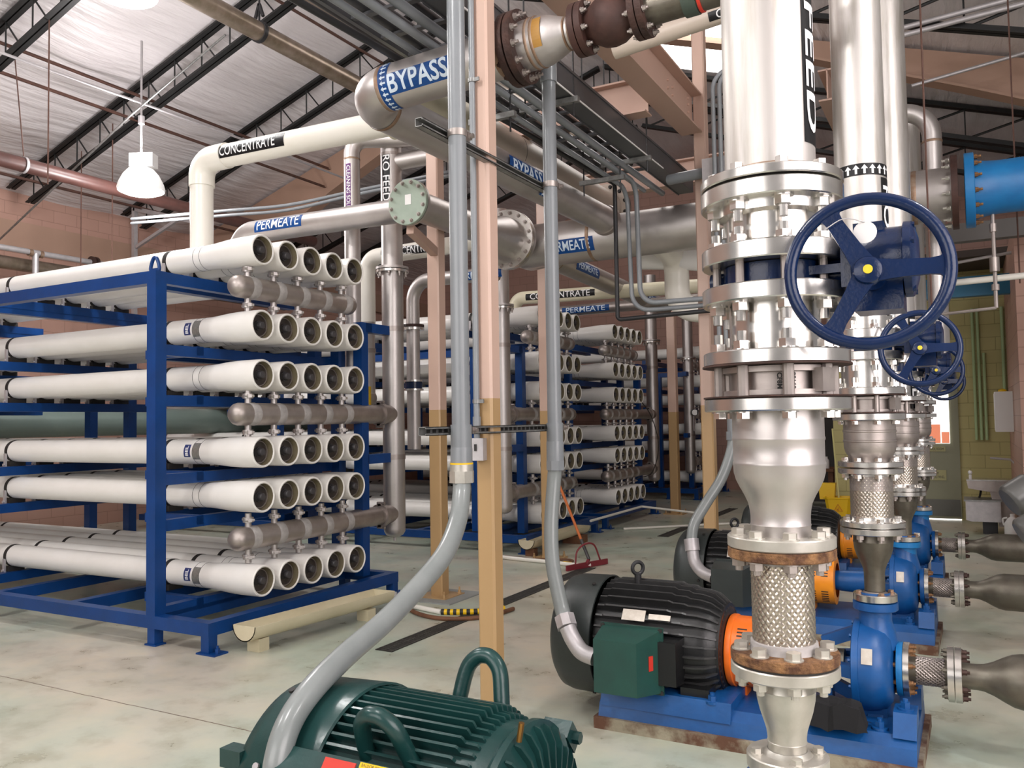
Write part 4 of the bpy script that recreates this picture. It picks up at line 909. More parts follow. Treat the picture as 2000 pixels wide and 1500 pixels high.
def baseplate(y, w):
    t = thing('pump_baseplate', 'blue cast baseplate on stained grout under the pump, ' + w, 'baseplate', (-1.0,y,0), 'blue pump baseplates')
    g = M(); random.seed(int(y*10)); pts = [(-1.83,-.40),(-1.2,-.405),(-.7,-.40),(-.24,-.41),(-.23,.4),(-1.83,.4)]
    g.prism(pts, (0,y,0), X, Y, (0,0,.062)); obj('grout', g, GROUT, t, 'brown stained crumbling grout', 0)
    b = M(); b.prism([(-.38,.062),(.38,.062),(.36,.13),(.31,.172),(-.31,.172),(-.36,.13)], (-1.81,y,0), Y, Z, (1.55,0,0))
    b.prism([(-.375,.12),(.375,.12),(.35,.215),(-.35,.215)], (-1.80,y,0), Y, Z, (.70,0,0))
    b.prism([(-.1,0),(.1,0),(.1,.05),(-.1,.05)], (-.60,y,.165), Y, Z, (.2,0,0)); b.prism([(-.34,0),(-.1,0),(-.14,.1),(-.28,.1)], (-.36,y,.165), Y, Z, (.1,0,0)); b.prism([(.34,0),(.1,0),(.14,.1),(.28,.1)], (-.36,y,.165), Y, Z, (.1,0,0))
    obj('bed', b, PUMP, t, None, 20); 
    for dx, dy in ((-.31,.22),(-.31,-.22),(-.42,-.27),(-1.7,-.33),(-1.2,-.33)): 
        zb_ = .262 if dx == -.31 else (.172 if dx > -1 else .2); obj('anchor_bolt', M().cyl((dx,y+dy,zb_),(dx,y+dy,zb_+.012),.036,n=16).cyl((dx,y+dy,zb_+.01),(dx,y+dy,zb_+.038),.022,n=6).cyl((dx,y+dy,zb_+.03),(dx,y+dy,zb_+.052),.012,n=10), PUMP, t)
    return t
def motor(y, w, box_m, cond):
    t = thing('electric_motor', 'large black finned electric motor with junction box, ' + w, 'motor', (-1.6,y,.2), 'large black pump motors')
    A = (-2.15,y,PZ+.01)
    obj('fan_cover', M().lathe(A, X, [(0,.12),(.003,.24),(.012,.285),(.04,.318),(.09,.332),(.27,.337),(.272,.328),(.24,.32)], 52), MOTORG, t)
    obj('grille', M().lathe(A, X, [(.01,0),(.008,.24)], 32), BLACK, t)
    for a_ in (25, 95, 150): 
        q = V3((-1.92, y-.338*math.sin(math.radians(a_)), PZ+.01+.338*math.cos(math.radians(a_)))); obj('screw', M().cyl(q, q+(q-V3((-1.92,y,PZ+.01))).normalized()*.008, .011, n=8), BLACK, t)
    obj('frame', M().lathe((-1.88,y,PZ+.01), X, [(0,0),(0,.28),(.58,.28),(.63,.262),(.68,.235),(.70,.20),(.70,0)], 52), MOTORK, t)
    fn = M()
    for k in range(34):
        th = 2*PI*k/34
        if abs(math.degrees(math.atan2(math.sin(th+PI/2), math.cos(th+PI/2)))) < 0: continue
        d = V3((0, math.cos(th), math.sin(th))); s_ = V3((0,-math.sin(th),math.cos(th)))
        h1 = .33
        o = V3((-1.88,y,PZ+.01))
        fn.prism([(.0,.285),(.02,h1-.008),(.06,h1-.006),(.07,h1),(.42,h1),(.44,h1-.012),(.50,h1-.014),(.52,h1-.026),(.575,h1-.03),(.63,.285),(.68,.245),(.695,.21),(.6,.2)], o-s_*.005, X, d, s_*.010)
    obj('cooling_fins', fn, MOTORF, t, None, 20)
    obj('end_bell', M().lathe((-1.21,y,PZ+.01), X, [(0,.24),(.02,.235),(.025,.12),(.05,.11),(.052,0)], 36), MOTORK, t)
    for xa in (-1.76, -1.37):
        for ya in (y-.32, y+.12): obj('foot', M().box(xa,ya,.2,xa+.15,ya+.2,.255), MOTORK, t, None, 0)
    obj('box_neck', M().box(-1.70,y-.42,.28,-1.36,y-.26,.50), MOTORK, t, None, 0)
    bx_ = M(); x0, x1, z0, z1 = -1.765, -1.445, .235, .555; yf, yb = y-.56, y-.40
    bx_.add([(x0,yb,z0),(x1,yb,z0),(x1,yb,z1),(x0,yb,z1),(x0+.01,yf,z0+.01),(x1-.075,yf,z0+.01),(x1-.075,yf,z1-.04),(x0+.01,yf,z1-.04)], [(0,1,2,3),(7,6,5,4),(0,4,5,1),(1,5,6,2),(2,6,7,3),(3,7,4,0)])
    bx_.box(x0-.012,yb,z0-.012,x1+.012,yb+.015,z1+.012); jb = obj('junction_box', bx_, box_m, t, 'green' if box_m is GREENB else None, 0)
    for xx in (x0,x1):
        for zz in (z0,z1): obj('screw', M().cyl((xx,yb-.006,zz),(xx,yb,zz),.012,n=8), BLACK, jb)
    if box_m is GREENB: obj('red_label', M().obox((x1-.03,yf+.09,.40),Z,.075,.03,.003,(.9,-.4,0)), REDP, jb, 'small red oval label', 0)
    obj('eye_bolt', M().torus((-1.70,y-.02,PZ+.01+.395), (1,-.9,0), .034, .011, 24, 10).cyl((-1.70,y-.02,PZ+.31),(-1.70,y-.02,PZ+.37),.02,n=12), BLKPIPE, t)
    for xx, ww in ((-1.635,.13),(-1.49,.12)):
        th = math.radians(56); d = V3((0,-math.sin(th),math.cos(th))); q = V3((xx,y,PZ+.01))+d*.333
        obj('nameplate', M().obox(q, X, ww, .062 if ww > .125 else .03, .004, d), PLATEM, t, 'pale metal nameplate', 0)
    return t
def guard(y, w, m):
    t = thing('coupling_guard', 'slotted %s coupling guard between motor and pump, ' % ('orange' if m is ORANGE else 'amber') + w, 'coupling guard', (-1.05,y,.2), 'orange coupling guards')
    obj('shell', M().lathe((-1.175,y,PZ), X, [(0,.13),(0,.186),(.01,.190),(.03,.19),(.035,.183),(.24,.183),(.245,.13)], 44), m, t)
    sl = M()
    for row in (-1.09, -1.0):
        for k in range(6):
            for base in (58, 128):
                th = math.radians(base-18+6.5*k); d = V3((0,-math.sin(th),math.cos(th))); sl.obox(V3((row,y,PZ))+d*.1832, X, .05, .008, .002, d)
    obj('slots', sl, BLACK, t, None, 0)
    obj('leg', M().box(-1.12,y-.05,.17,-1.09,y+.05,.24), m, t, None, 0)
    return t
def suction(y, w):
    t = thing('suction_connector', 'braided suction connector with bolted flanges, ' + w, 'flexible connector', (-.2,y,PZ-.13), 'horizontal braided suction connectors')
    obj('flange', M().ring((-.312,y,PZ), X, .05, .13, .026, 36), STEEL2, t); obj('flange', M().ring((-.118,y,PZ), X, .05, .13, .028, 36), STEEL2, t)
    bolts(t, (-.299,y,PZ), X, .107, 8, .0125, .02, RUST, .01); bolts(t, (-.132,y,PZ), -X, .107, 8, .012, .018, STEELD, .01)
    obj('core', M().cyl((-.31,y,PZ),(-.11,y,PZ),.062,n=30), STEELD, t); br = M(); n = 12; z0, L = -.27, .125; rb = .064
    for d_ in (1,-1):
        for k in range(n*2):
            pts = []
            for i in range(13):
                s = i/12; th = 2*PI*k/(n*2)+d_*1.6*s; rr = rb+.001*d_*(1 if (int(s*8)+k) % 2 else -1); pts.append((z0+L*s, y+rr*math.cos(th), PZ+rr*math.sin(th)))
            br.tube(pts, .0034, 4)
    obj('braid', br, STEEL3, t)
    t = thing('suction_pipe', 'dark steel suction pipe flaring to the right edge, ' + w, 'pipe', (.4,y,PZ-.13), 'dark suction pipes')
    obj('flange', M().ring((-.086,y,PZ), X, .05, .13, .028, 36), STEEL2, t); bolts(t, (-.071,y,PZ), X, .107, 8, .013, .022, RUSTD, .012)
    obj('pipe', M().lathe((-.08,y,PZ), X, [(0,.06),(.07,.06),(.10,.063),(.14,.078),(.18,.100),(.22,.119),(.26,.127),(.9,.127),(.9,0)], 40), STEELD, t)
for k, (y, _, _) in enumerate(TR):
    pump(y, PW[k]); baseplate(y, PW[k])
    if k:
        motor(y, ['','with a green junction box, in front','partly behind the nearest pipe','farthest, almost hidden'][k], GREENB if k == 1 else MOTORG, None)
        guard(y, PW[k], ORANGE if k == 1 else AMBER); suction(y, PW[k])
rg = M(); random.seed(3)
for i in range(9):
    for j in range(7):
        u, v = i/8*2-1, j/6*2-1; e = max(abs(u),abs(v)); rg.v.append((-.60+u*.135+random.uniform(-.012,.012), 4.30+v*.085+random.uniform(-.01,.01), .172+(.105 if e < .8 else .0)+random.uniform(0,.03)))
for i in range(8):
    for j in range(6): a_ = i*7+j; rg.f.append((a_, a_+7, a_+8, a_+1))
single('rag', 'crumpled black rag lying on the second blue baseplate', 'rag', rg, CLOTH, None, 20)

# green motor of the nearest pump
y = 2.30
t = thing('electric_motor', 'large dark green finned motor with two lifting lugs at the bottom edge', 'motor', (-1.6,y,.2))
A = V3((-2.175,y,PZ+.01))
obj('fan_cover', M().lathe(A, X, [(0,.10),(.003,.25),(.015,.295),(.05,.33),(.10,.348),(.37,.36),(.375,.352),(.35,.345)], 64), GREEN, t)
obj('grille', M().lathe(A, X, [(.012,0),(.008,.25)], 40), BLACK, t)
obj('cover_lug', M().box(-2.20,y-.30,PZ+.14,-2.11,y-.24,PZ+.20), GREEN, t, None, 0)
for xx, a_ in ((-2.06,18),(-2.02,62)):
    q = V3((xx, y-.356*math.sin(math.radians(a_)), PZ+.01+.356*math.cos(math.radians(a_)))); obj('screw', M().cyl(q, q+(q-V3((xx,y,PZ+.01))).normalized()*.008, .012, n=10), BLACK if a_ < 30 else GALVL, t)
obj('frame', M().lathe((-1.90,y,PZ+.01), X, [(0,0),(0,.312),(.66,.312),(.68,.30),(.70,.0)], 56), GREEN, t)
fn = M()
for k in range(62):
    th = 2*PI*k/62
    d = V3((0, math.cos(th), math.sin(th))); s_ = V3((0,-math.sin(th),math.cos(th))); h1 = .35
    if d.z < -.2: continue
    sh_ = .05*abs(math.sin(5*th))*0
    ln = .60 if d.y > -.35 else .60-.16*min(1,(-.35-d.y)/.5)*0
    fn.prism([(-.02,.3),(-.02,h1-.004),(.0,h1),(ln-.055,h1),(ln-.05,h1-.006),(ln-.045,h1-.02),(ln-.005,h1-.022),(ln,h1-.028),(ln+.003,h1-.042),(ln+.045,h1-.044),(ln+.052,.3)], V3((-1.90,y,PZ+.01))-s_*.0045, X, d, s_*.009)
obj('cooling_fins', fn, GREEN, t, None, 20)
obj('end_bell', M().lathe((-1.235,y,PZ+.01), X, [(-.03,.3),(0,.325),(.022,.325),(.03,.3),(.06,.25),(.075,.18),(.08,.12),(.1,.1),(.1,0)], 52), GREEN, t)
rb_ = M()
for k in range(30):
    th = 2*PI*k/30; d = V3((0, math.cos(th), math.sin(th))); s_ = V3((0,-math.sin(th),math.cos(th)))
    rb_.prism([(.02,.29),(.03,.312),(.05,.306),(.075,.265),(.088,.19),(.08,.15),(.06,.2)], V3((-1.235,y,PZ+.01))-s_*.004, X, d, s_*.008)
obj('bell_ribs', rb_, GREEN, t, None, 20)
for a_ in (40, 140, -40):
    d = V3((0, -math.cos(math.radians(a_)), math.sin(math.radians(a_)))); q = V3((-1.225,y,PZ+.01))+d*.325
    obj('bell_lug', M().obox(q, X, .10, .09, .06, d).cyl(q+V3((.05,0,0))-d*.0, q+V3((.075,0,0)), .02, n=6), GREEN, t, None, 20)
obj('grease_fitting', M().cyl((-1.19,y-.1,PZ+.32),(-1.18,y-.1,PZ+.375),.009,n=8), mat('brass', (.35,.18,.05), .35, .9), t)
def lug(p, d):
    mb = M(); a, b = V3(p), V3(d).normalized(); pts = []
    base = [(-.085,-.10),(-.078,-.02),(-.062,.055),(-.03,.092),(0,.10),(.03,.092),(.062,.055),(.078,-.02),(.09,-.10)]
    mb.tube([a+X*q.x+b*q.y for q in spline([V3((u,v,0)) for u,v in base],5)], .027, 12)
    return mb
obj('lifting_lug', lug((-1.475,y+.17,PZ+.365), (0,.25,1)), GREEN, t); obj('lifting_lug', lug((-1.58,y-.235,PZ+.30), (0,-.45,1)), GREEN, t)
sd = M(); dd = V3((0,-.86,.5)); sd.obox((-1.56,y-.30,PZ+.165), X, .66, .10, .16, (0,-.5,.86)); obj('side_box', sd, GREEN, t, None, 0)
pl = V3((0,-.78,.62)).normalized(); pu = V3((0,.62,.78)).normalized()
for xx, ww, hh, m_, lab in ((-1.665,.115,.075,REDP,'red rectangular plate'),(-1.535,.115,.085,PLATEM,'grey nameplate with yellow strip'),(-1.405,.12,.07,PLATEM,'grey warning nameplate')):
    q = V3((xx,y-.352,PZ+.235)); b = obj('nameplate', M().obox(q, X, ww, hh, .004, pl), m_, t, lab, 0)
    if ww == .115 and m_ is PLATEM: obj('yellow_strip', M().obox(q+pu*.036+pl*.003, X, ww, .016, .002, pl), YELLOW, b, None, 0); flat_text(b, 'BALDOR-RELIANCE', q+pu*.036+pl*.0045, X, pu, .012, TXTK, 0, .1)
    if xx > -1.5: flat_text(b, 'WARNING', q+pu*.022+pl*.003, X, pu, .013, REDP, 0, .05)
for xa in (-1.85, -1.4): obj('foot', M().box(xa,y-.3,.17,xa+.15,y+.3,.22), GREEN, t, None, 0)
# ------------------------------------------------------------------ grey conduits on the foreground column
def riser_conduit(label, x, y, zt, zb, r):
    t = thing('conduit_riser', label, 'conduit', (x,y,zb), 'grey vertical conduits on struts')
    obj('conduit', M().cyl((x,y,zb+.14),(x,y,zt),r,n=30), CONDUIT, t)
    obj('adapter', M().cyl((x,y,zb+.05),(x,y,zb+.20),r+.007,n=30).lathe((x,y,zb+.008), Z, [(0,r-.01),(0,r+.009),(.075,r+.009),(.085,r+.007)], 30), CONDUIT, t)
    return t
c1 = riser_conduit('grey vertical conduit left of the foreground column', -2.125, 3.40, 4.6, 1.44, .0435)
c2 = riser_conduit('grey vertical conduit right of the foreground column', -2.125, 4.43, 3.70, 1.44, .0415)
obj('coupling', M().cyl((-2.125,4.43,3.66),(-2.125,4.43,3.78),.05,n=28), CONDUIT, c2)
for x, y, pts, r, R_, lab, nut in ((-2.125,3.40,[(-2.125,3.40,1.40),(-2.11,3.37,1.31),(-2.075,3.28,1.20),(-2.03,3.10,1.08),(-2.02,2.88,.975),(-2.0,2.62,.888),(-1.98,2.38,.83),(-1.95,2.17,.775),(-1.93,2.04,.71),(-1.915,1.97,.62),(-1.91,1.95,.50)],.0425,.06,'thick grey flexible conduit curving down to the dark green motor','LIMED'),
                  (-2.125,4.43,[(-2.125,4.43,1.40),(-2.135,4.42,1.27),(-2.135,4.38,1.05),(-2.10,4.32,.84),(-2.02,4.25,.63),(-1.985,4.22,.57)],.041,.055,'grey flexible conduit curving down to the green junction box','G')):
    t = thing('flexible_conduit', lab, 'conduit', pts[0]); sp_ = spline(pts, 7)
    obj('hose', M().tube(sp_, r, 22), HOSE, t)
    a = V3((x,y,1.44))
    mb = M().cyl(a+V3((0,0,-.075)),a+V3((0,0,-.02)),R_,n=8).cyl(a+V3((0,0,-.02)),a+V3((0,0,.012)),R_-.004,n=28); obj('gland_nut', mb, LIMED if nut == 'LIMED' else CONDUIT, t, None, 25)
    if nut == 'LIMED': obj('yellow_seal', M().ring(a+V3((0,0,.016)), Z, .03, R_-.004, .008, 28), YELLOW, t)
    else:
        e = V3(pts[-1]); d = (V3(pts[-1])-V3(pts[-2])).normalized()
        obj('gland_nut', M().cyl(e-d*.01,e+d*.055,.058,n=8), GALVL, t, None, 25)
        obj('elbow', M().tube(spline([e+d*.05, e+V3((.06,-.03,-.10)), e+V3((.12,-.05,-.155)), e+V3((.20,-.06,-.175))],6), .045, 20), GALVL, t)
t = thing('flexible_conduit', 'grey flexible conduit curving down to the third pump motor', 'conduit', (-1.72,6.6,1.3))
pts = [(-1.72,7.0,1.52),(-1.735,6.98,1.38),(-1.80,6.9,1.16),(-1.90,6.8,.97),(-1.98,6.7,.80),(-1.985,6.62,.66)]
obj('hose', M().tube(spline(pts,7), .043, 20), HOSE, t); obj('gland_nut', M().cyl((-1.72,7.0,1.47),(-1.72,7.0,1.54),.06,n=8), CONDUIT, t, None, 25); obj('conduit', M().cyl((-1.72,7.0,1.54),(-1.72,7.0,1.74),.048,n=24), CONDUIT, t)
obj('gland', M().cyl((-1.985,6.62,.69),(-1.97,6.60,.60),.06,n=12), GALVL, t); obj('elbow', M().tube(spline([(-1.975,6.61,.62),(-1.95,6.58,.52),(-1.88,6.54,.45),(-1.78,6.5,.42)],5), .047, 18), GALVL, t)
single('conduit', 'dark grey conduit standing between the nearest pump pipe and the lit column', 'conduit', M().tube([(-1.95,8.8,.75),(-1.97,8.8,1.75)], .05, 18), mat('dark_grey_conduit', (.06,.062,.066), .4))
# slotted struts
def strut(label, y0, y1, x, z, slots=True):
    t = thing('strut_channel', label, 'strut channel', (x,(y0+y1)/2,z), 'slotted strut channels')
    mb = M(); w = .0413; th = .003
    mb.box(x-.041,y0,z-w/2,x,y1,z-w/2+th); mb.box(x-.041,y0,z+w/2-th,x,y1,z+w/2); mb.box(x-.041,y0,z-w/2,x-.041+th,y1,z+w/2)
    mb.box(x-th,y0,z-w/2,x,y1,z-w/2+.010); mb.box(x-th,y0,z+w/2-.010,x,y1,z+w/2); obj('channel', mb, GALV, t, None, 0)
    if slots:
        s = M(); k = y0+.06
        while k < y1-.03: s.box(x-.0375,k,z-.008,x-.036,k+.028,z+.008); k += .05
        obj('slots', s, BLACK, t, None, 0)
    return t
st = strut('lower slotted strut across the foreground column carrying both grey conduits', 3.17, 4.52, -2.17, 1.612)
st2 = strut('upper strut across the foreground column under the BYPASS pipe', 3.17, 4.50, -2.17, 3.045, False)
for t_, z in ((st, 1.612), (st2, 3.045)):
    for y_, r in ((3.40,.0435),(4.43,.0415)):
        mb = M().ring((-2.125,y_,z), Z, r, r+.004, .032, 28); mb.box(-2.10,y_+r-.004,z-.016,-2.085,y_+r+.03,z+.016); obj('conduit_clamp', mb, STEEL3, t_)
        obj('clamp_bolt', M().cyl((-2.10,y_+r+.018,z),(-2.07,y_+r+.018,z),.012,n=10), STEEL3, t_)
t = thing('key_switch_box', 'small grey switch box with keyhole on the foreground column', 'switch box', (-2.25,3.75,1.42))
obj('body', M().obox((-2.245,3.755,1.51), Z, .115, .075, .07, (.25,-1,0)), GALVL, t, None, 0); obj('keyhole', M().obox((-2.238,3.716,1.52), Z, .035, .012, .006, (.25,-1,0)), BLACK, t, None, 0)
t = thing('conduit', 'thin grey conduit running up the foreground column to the switch box', 'conduit', (-2.262,3.775,1.57))
obj('pipe', M().cyl((-2.262,3.775,1.565),(-2.262,3.775,4.4),.0165,n=18), CONDUIT, t)
for z in (1.76, 3.47): obj('strap', M().ring((-2.262,3.775,z), Z, .0165, .021, .02, 18).box(-2.245,3.765,z-.01,-2.215,3.775,z+.01), GALV, t)
obj('coupling', M().cyl((-2.262,3.775,1.60),(-2.262,3.775,1.68),.021,n=18), CONDUIT, t)

# ------------------------------------------------------------------ wireway, conduit bank and cable tray
single('wireway', 'dark grey enamelled cable wireway running back under the deep beam', 'cable duct', M().box(-2.62,3.0,4.03,-2.46,8.6,4.20).box(-2.46,3.0,4.185,-2.452,8.6,4.205).box(-2.625,3.0,4.02,-2.615,8.6,4.035), DUCT)
single('wireway_lip', 'thin pale edge strip along the bottom of the dark wireway', 'trim strip', M().box(-2.46,3.0,4.02,-2.453,7.6,4.030), WHITE)
for x, z, r, y1, w, m in ((-2.70,3.985,.031,8.3,'widest, next to the wireway',CONDUIT), (-2.79,3.955,.022,8.0,'second from the wireway',CONDUIT)):
    single('conduit', 'straight grey conduit in the hanging bank, ' + w, 'conduit', M().tube([(x,3.0,z),(x,y1,z)], r, 16), m, 'hanging conduit bank')
ctube('conduit', 'grey conduit of the hanging bank bending down then right, inner one', 'conduit', [(-2.74,3.0,3.90),(-2.74,7.62,3.93),(-2.72,7.62,2.76),(-1.95,7.62,2.755)], .024, .16, CONDUIT, 'hanging conduit bank', 16)
ctube('conduit', 'grey conduit of the hanging bank bending down then right, outer one', 'conduit', [(-2.85,3.0,3.88),(-2.85,7.665,3.90),(-2.82,7.665,2.70),(-1.95,7.665,2.70)], .022, .18, CONDUIT, 'hanging conduit bank', 16)
ctube('pipe_run', 'thin black iron pipe hanging with the conduits and dropping in front of the permeate main', 'pipe', [(-2.95,3.0,3.82),(-2.95,7.60,3.95),(-2.95,7.60,2.62),(-2.0,7.60,2.64)], .021, .04, BLKPIPE, None, 14)
for y_, x0, x1, z, w in ((5.05,-3.05,-2.68,3.78,'nearest, behind the right grey conduit'), (5.55,-2.9,-2.42,4.0,'beside the wireway, in the middle'), (7.1,-3.1,-2.66,3.85,'above the permeate main'), (7.15,-2.9,-2.42,4.0,'far end of the wireway')):
    t = thing('trapeze_hanger', 'strut trapeze hanger under the conduit bank, ' + w, 'hanger', ((x0+x1)/2,y_,z), 'trapeze hangers')
    obj('strut', M().box(x0,y_-.02,z-.02,x1,y_+.02,z+.02), GALV, t, None, 0)
    for x in (x0+.04, x1-.04): obj('rod', M().tube([(x,y_,z-.12),(x,y_,5.4)], .0065, 6), BLKPIPE, t)
t = thing('cable_tray', 'dark ladder cable tray overhead with grey cables, running back from the top edge', 'cable tray', (-3.0,5,4.12))
for x in (-3.26, -2.72): obj('side_rail', M().box(x-.015,2.6,4.13,x+.015,7.9,4.21), DUCT, t, None, 0)
mb = M(); y_ = 2.8
while y_ < 7.9: mb.box(-3.25,y_-.02,4.135,-2.72,y_+.02,4.155); y_ += .3
obj('rungs', mb, DUCT, t, None, 0)
for x, r in ((-3.15,.028),(-3.05,.028),(-2.86,.033)): obj('cable', M().tube([(x,2.6,4.185),(x,7.8,4.185)], r, 12), DUCT, t)
for x, w in ((-1.93,'left of two'),(-1.87,'right of two')):
    ctube('conduit', 'thin grey conduit beside the column left of the nearest pump pipe, ' + w, 'conduit', [(x,7.45,1.7),(x,7.45,4.75),(x+.5,7.6,4.95)], .02, .2, CONDUIT, 'pair of conduits by the column', 14)
single('conduit_box', 'grey conduit box on the column left of the nearest pump pipe', 'junction box', M().box(-2.06,7.5,3.72,-1.80,7.66,4.02), GALVL, None, 0)
single('conduit', 'short grey conduit joining the wireway to the box on the column', 'conduit', M().tube([(-2.45,7.75,3.95),(-2.06,7.6,3.92)], .05, 18), CONDUIT)

# ------------------------------------------------------------------ right background
t = thing('flow_meter', 'bright blue flanged flow meter tube at the right edge', 'flow meter', (.5,8.2,3.2))
obj('body', M().lathe((.04,8.2,3.58), X, [(0,.2),(0,.315),(.004,.32),(.07,.32),(.075,.315),(.076,.26),(.15,.235),(.25,.225),(1.3,.225),(1.3,0)], 44), PUMPB, t)
bolts(t, (.116,8.2,3.58), X, .285, 14, .02, .025, RUST, .03); bolts(t, (-.07,8.2,3.58), -X, .285, 14, .02, .03, STEEL2, .03)
obj('mating_flange', M().ring((-.035,8.2,3.58), X, .2, .32, .05, 44), RUSTR, t)
t = thing('sample_valve', 'small steel sample valve hanging below the blue flow meter', 'valve', (.24,8.2,2.6))
obj('body', M().tube([(.24,8.2,3.36),(.24,8.2,2.55)], .016, 8).cyl((.24,8.2,3.27),(.24,8.2,3.2),.03,n=10).cyl((.24,8.2,2.98),(.24,8.2,2.86),.038,n=12).cyl((.24,8.2,2.75),(.24,8.2,2.70),.03,n=8).tube([(.24,8.2,2.55),(-.6,8.2,2.50)],.014,8), STEEL3, t)
single('pipe_run', 'white plastic pipe crossing behind the big handwheel to the right edge', 'pipe', M().tube([(-.25,9.0,2.90),(1.0,9.0,2.93)], .03, 14), PVCP)
single('steel_beam', 'teal blue beam over the control room wall', 'beam', M().box(-.9,12.9,3.25,1.2,13.05,3.52), mat('teal_beam_paint', (.012,.13,.24), .5))
single('steel_beam', 'dark grey beam crossing behind the blue flow meter', 'beam', M().box(-1.6,11.0,3.66,1.2,11.15,3.87), mat('grey_beam_paint', (.12,.11,.105), .6))
single('pipe_run', 'thin pale pipe under the dark grey beam at the right', 'pipe', M().tube([(-.6,12.2,3.55),(1.0,12.2,3.72)], .02, 10), GALVL)
single('ceiling_panel', 'dark brown storage deck over the control room', 'deck', M().box(-2.0,13.6,3.9,1.0,19.6,4.0), mat('dark_deck', (.05,.036,.03), .8), None, 0)
for i, (p, q, w) in enumerate((((-.55,9.6,5.72),(.9,9.6,5.80),'upper'),((-.55,9.6,5.64),(.9,9.6,5.72),'lower'))):
    single('conduit', 'white conduit crossing under the roof at the top right corner, %s of two' % w, 'conduit', M().tube([p,q], .028, 12), GALVL)
single('conduit', 'thin pale conduit crossing in front of the tan rafter at the right', 'conduit', M().tube([(-.45,10.8,5.52),(.9,10.8,5.68)], .02, 10), GALVL)
for x, y_, w in ((-.213,7.0,'beside the third pump pipe'),(.46,9.0,'in front of the blue flow meter')):
    single('hanger_rod', 'thin steel hanger rod ' + w, 'hanger rod', M().tube([(x,y_,2.3 if y_ < 8 else 2.85),(x,y_,zr(x)-.1)], .008, 6), BROWN)
dr = struct('door_1', M().box(-1.10,14.90,.02,-.14,14.95,2.75), DOORM); 
dp_ = obj('window_pane', M().box(-.92,14.885,1.20,-.27,14.90,2.0), GLASS, dr, None, 0)
obj('orange_sheet', M().box(-.66,14.88,1.205,-.40,14.885,1.50).box(-.385,14.88,1.205,-.275,14.885,1.38), mat('orange_paper', (.9,.25,.12), .5, emit=(.9,.3,.17), estr=.6), dr, 'orange paper behind the pane', 0)
for z, tx, h in ((1.11,'CONTROL ROOM',.075),(.70,'ALARM\nCONTROL PANEL',.16)):
    s_ = obj('door_sign', M().box(-.66,14.885,z-h/2,-.34,14.90,z+h/2), mat('yellow_cream_sign', (.42,.40,.2), .6), dr, 'cream sign', 0); flat_text(s_, tx, (-.50,14.883,z), X, Z, .058, TXTK, .0, .27)
obj('kick_plate', M().box(-1.08,14.893,.06,-.16,14.90,.32), mat('dull_kick_plate', (.13,.13,.115), .5, .3), dr, None, 0)
obj('light_gap', M().box(-1.08,14.94,.0,-.15,14.945,.018), GLASS, dr, None, 0)
for i, x in enumerate((.10, .17, .24)):
    single('wall_conduit', 'pale green painted conduit on the olive wall, ' + ['left','middle','right'][i] + ' of three', 'conduit', M().tube([(x,14.91,1.25),(x-.0,14.91,3.3 if i < 2 else 2.6)], .022, 10), mat('pale_green_paint', (.42,.56,.30), .45))
single('wall_conduit', 'pale green conduit in the corner beside the pink wall', 'conduit', M().tube([(.50,14.9,1.4),(.50,14.9,3.3)], .024, 10), mat('pale_green_paint', (.42,.56,.30), .45))
t = thing('drinking_fountain', 'grey steel drinking fountain on the pink wall at the right', 'drinking fountain', (.25,13.5,.3))
obj('bowl', M().prism([(-.06,.03),(-.04,-.08),(.2,-.12),(.535,-.12),(.535,.03)], (0,13.35,.70), X, Z, (0,.4,0)), STEEL3, t, None, 0)
obj('rim', M().box(-.06,13.34,.725,.535,13.76,.745), STEEL2, t, None, 0)
obj('pedestal', M().prism([(.22,0),(.50,0),(.50,-.48),(.32,-.48)], (0,13.4,.58), X, Z, (0,.3,0)), STEEL3, t, None, 0)
obj('bubbler', M().cyl((-.01,13.55,.74),(-.01,13.55,.80),.02,n=10).sphere((-.01,13.55,.83), .03, 10, 6), WHITE, t)
obj('drain_hose', M().tube(spline([(.12,13.6,.62),(.10,13.6,.5),(.05,13.6,.40)],4), .014, 8), BLACK, t)
t = thing('utility_sink', 'galvanised box sink under the drinking fountain', 'sink', (.1,13.4,.18))
obj('tub', M().prism([(-.08,.46),(-.08,.20),(-.02,.18),(.34,.18),(.34,.46)], (0,13.2,0), X, Z, (0,.5,0)), GALVL, t, None, 0); obj('rim', M().box(-.1,13.18,.455,.36,13.72,.475), GALV, t, None, 0)
obj('stand', M().box(.12,13.35,0,.30,13.6,.18), BLKPIPE, t, None, 0)
single('wall_cabinet', 'white towel cabinet on the pink wall above the drinking fountain', 'cabinet', M().box(.33,13.5,1.40,.545,13.95,1.96).box(.325,13.51,1.42,.33,13.94,1.94), WHITE, None, 0)
single('yellow_cloth', 'small yellow cloth on top of the white cabinet', 'cloth', M().lathe((.43,13.7,1.96), Z, [(0,0),(0,.06),(.03,.05),(.05,0)], 10), YELLOW)
single('wall_bracket', 'small grey towel bar on the wall above the fountain', 'bracket', M().tube([(.25,13.9,1.02),(.50,13.9,1.0),(.545,13.9,.95)], .016, 8), GALVL)
t = thing('jug', 'white plastic jug on the floor right of the sink', 'jug', (.46,12.9,0))
obj('body', M().lathe((.46,12.9,0), Z, [(0,0),(0,.10),(.20,.10),(.27,.06),(.29,.03),(.33,.03),(.33,0)], 14), WHITE, t); obj('handle', M().tube(spline([(.40,12.9,.28),(.35,12.9,.26),(.36,12.9,.18)],4), .012, 8), WHITE, t)
t = thing('pipe_wye', 'grey capped pipe ends leaning at the right edge by the suction pipes', 'pipe', (.4,6.2,.6))
GW = mat('grey_painted_pipe', (.13,.13,.125), .32, .2)
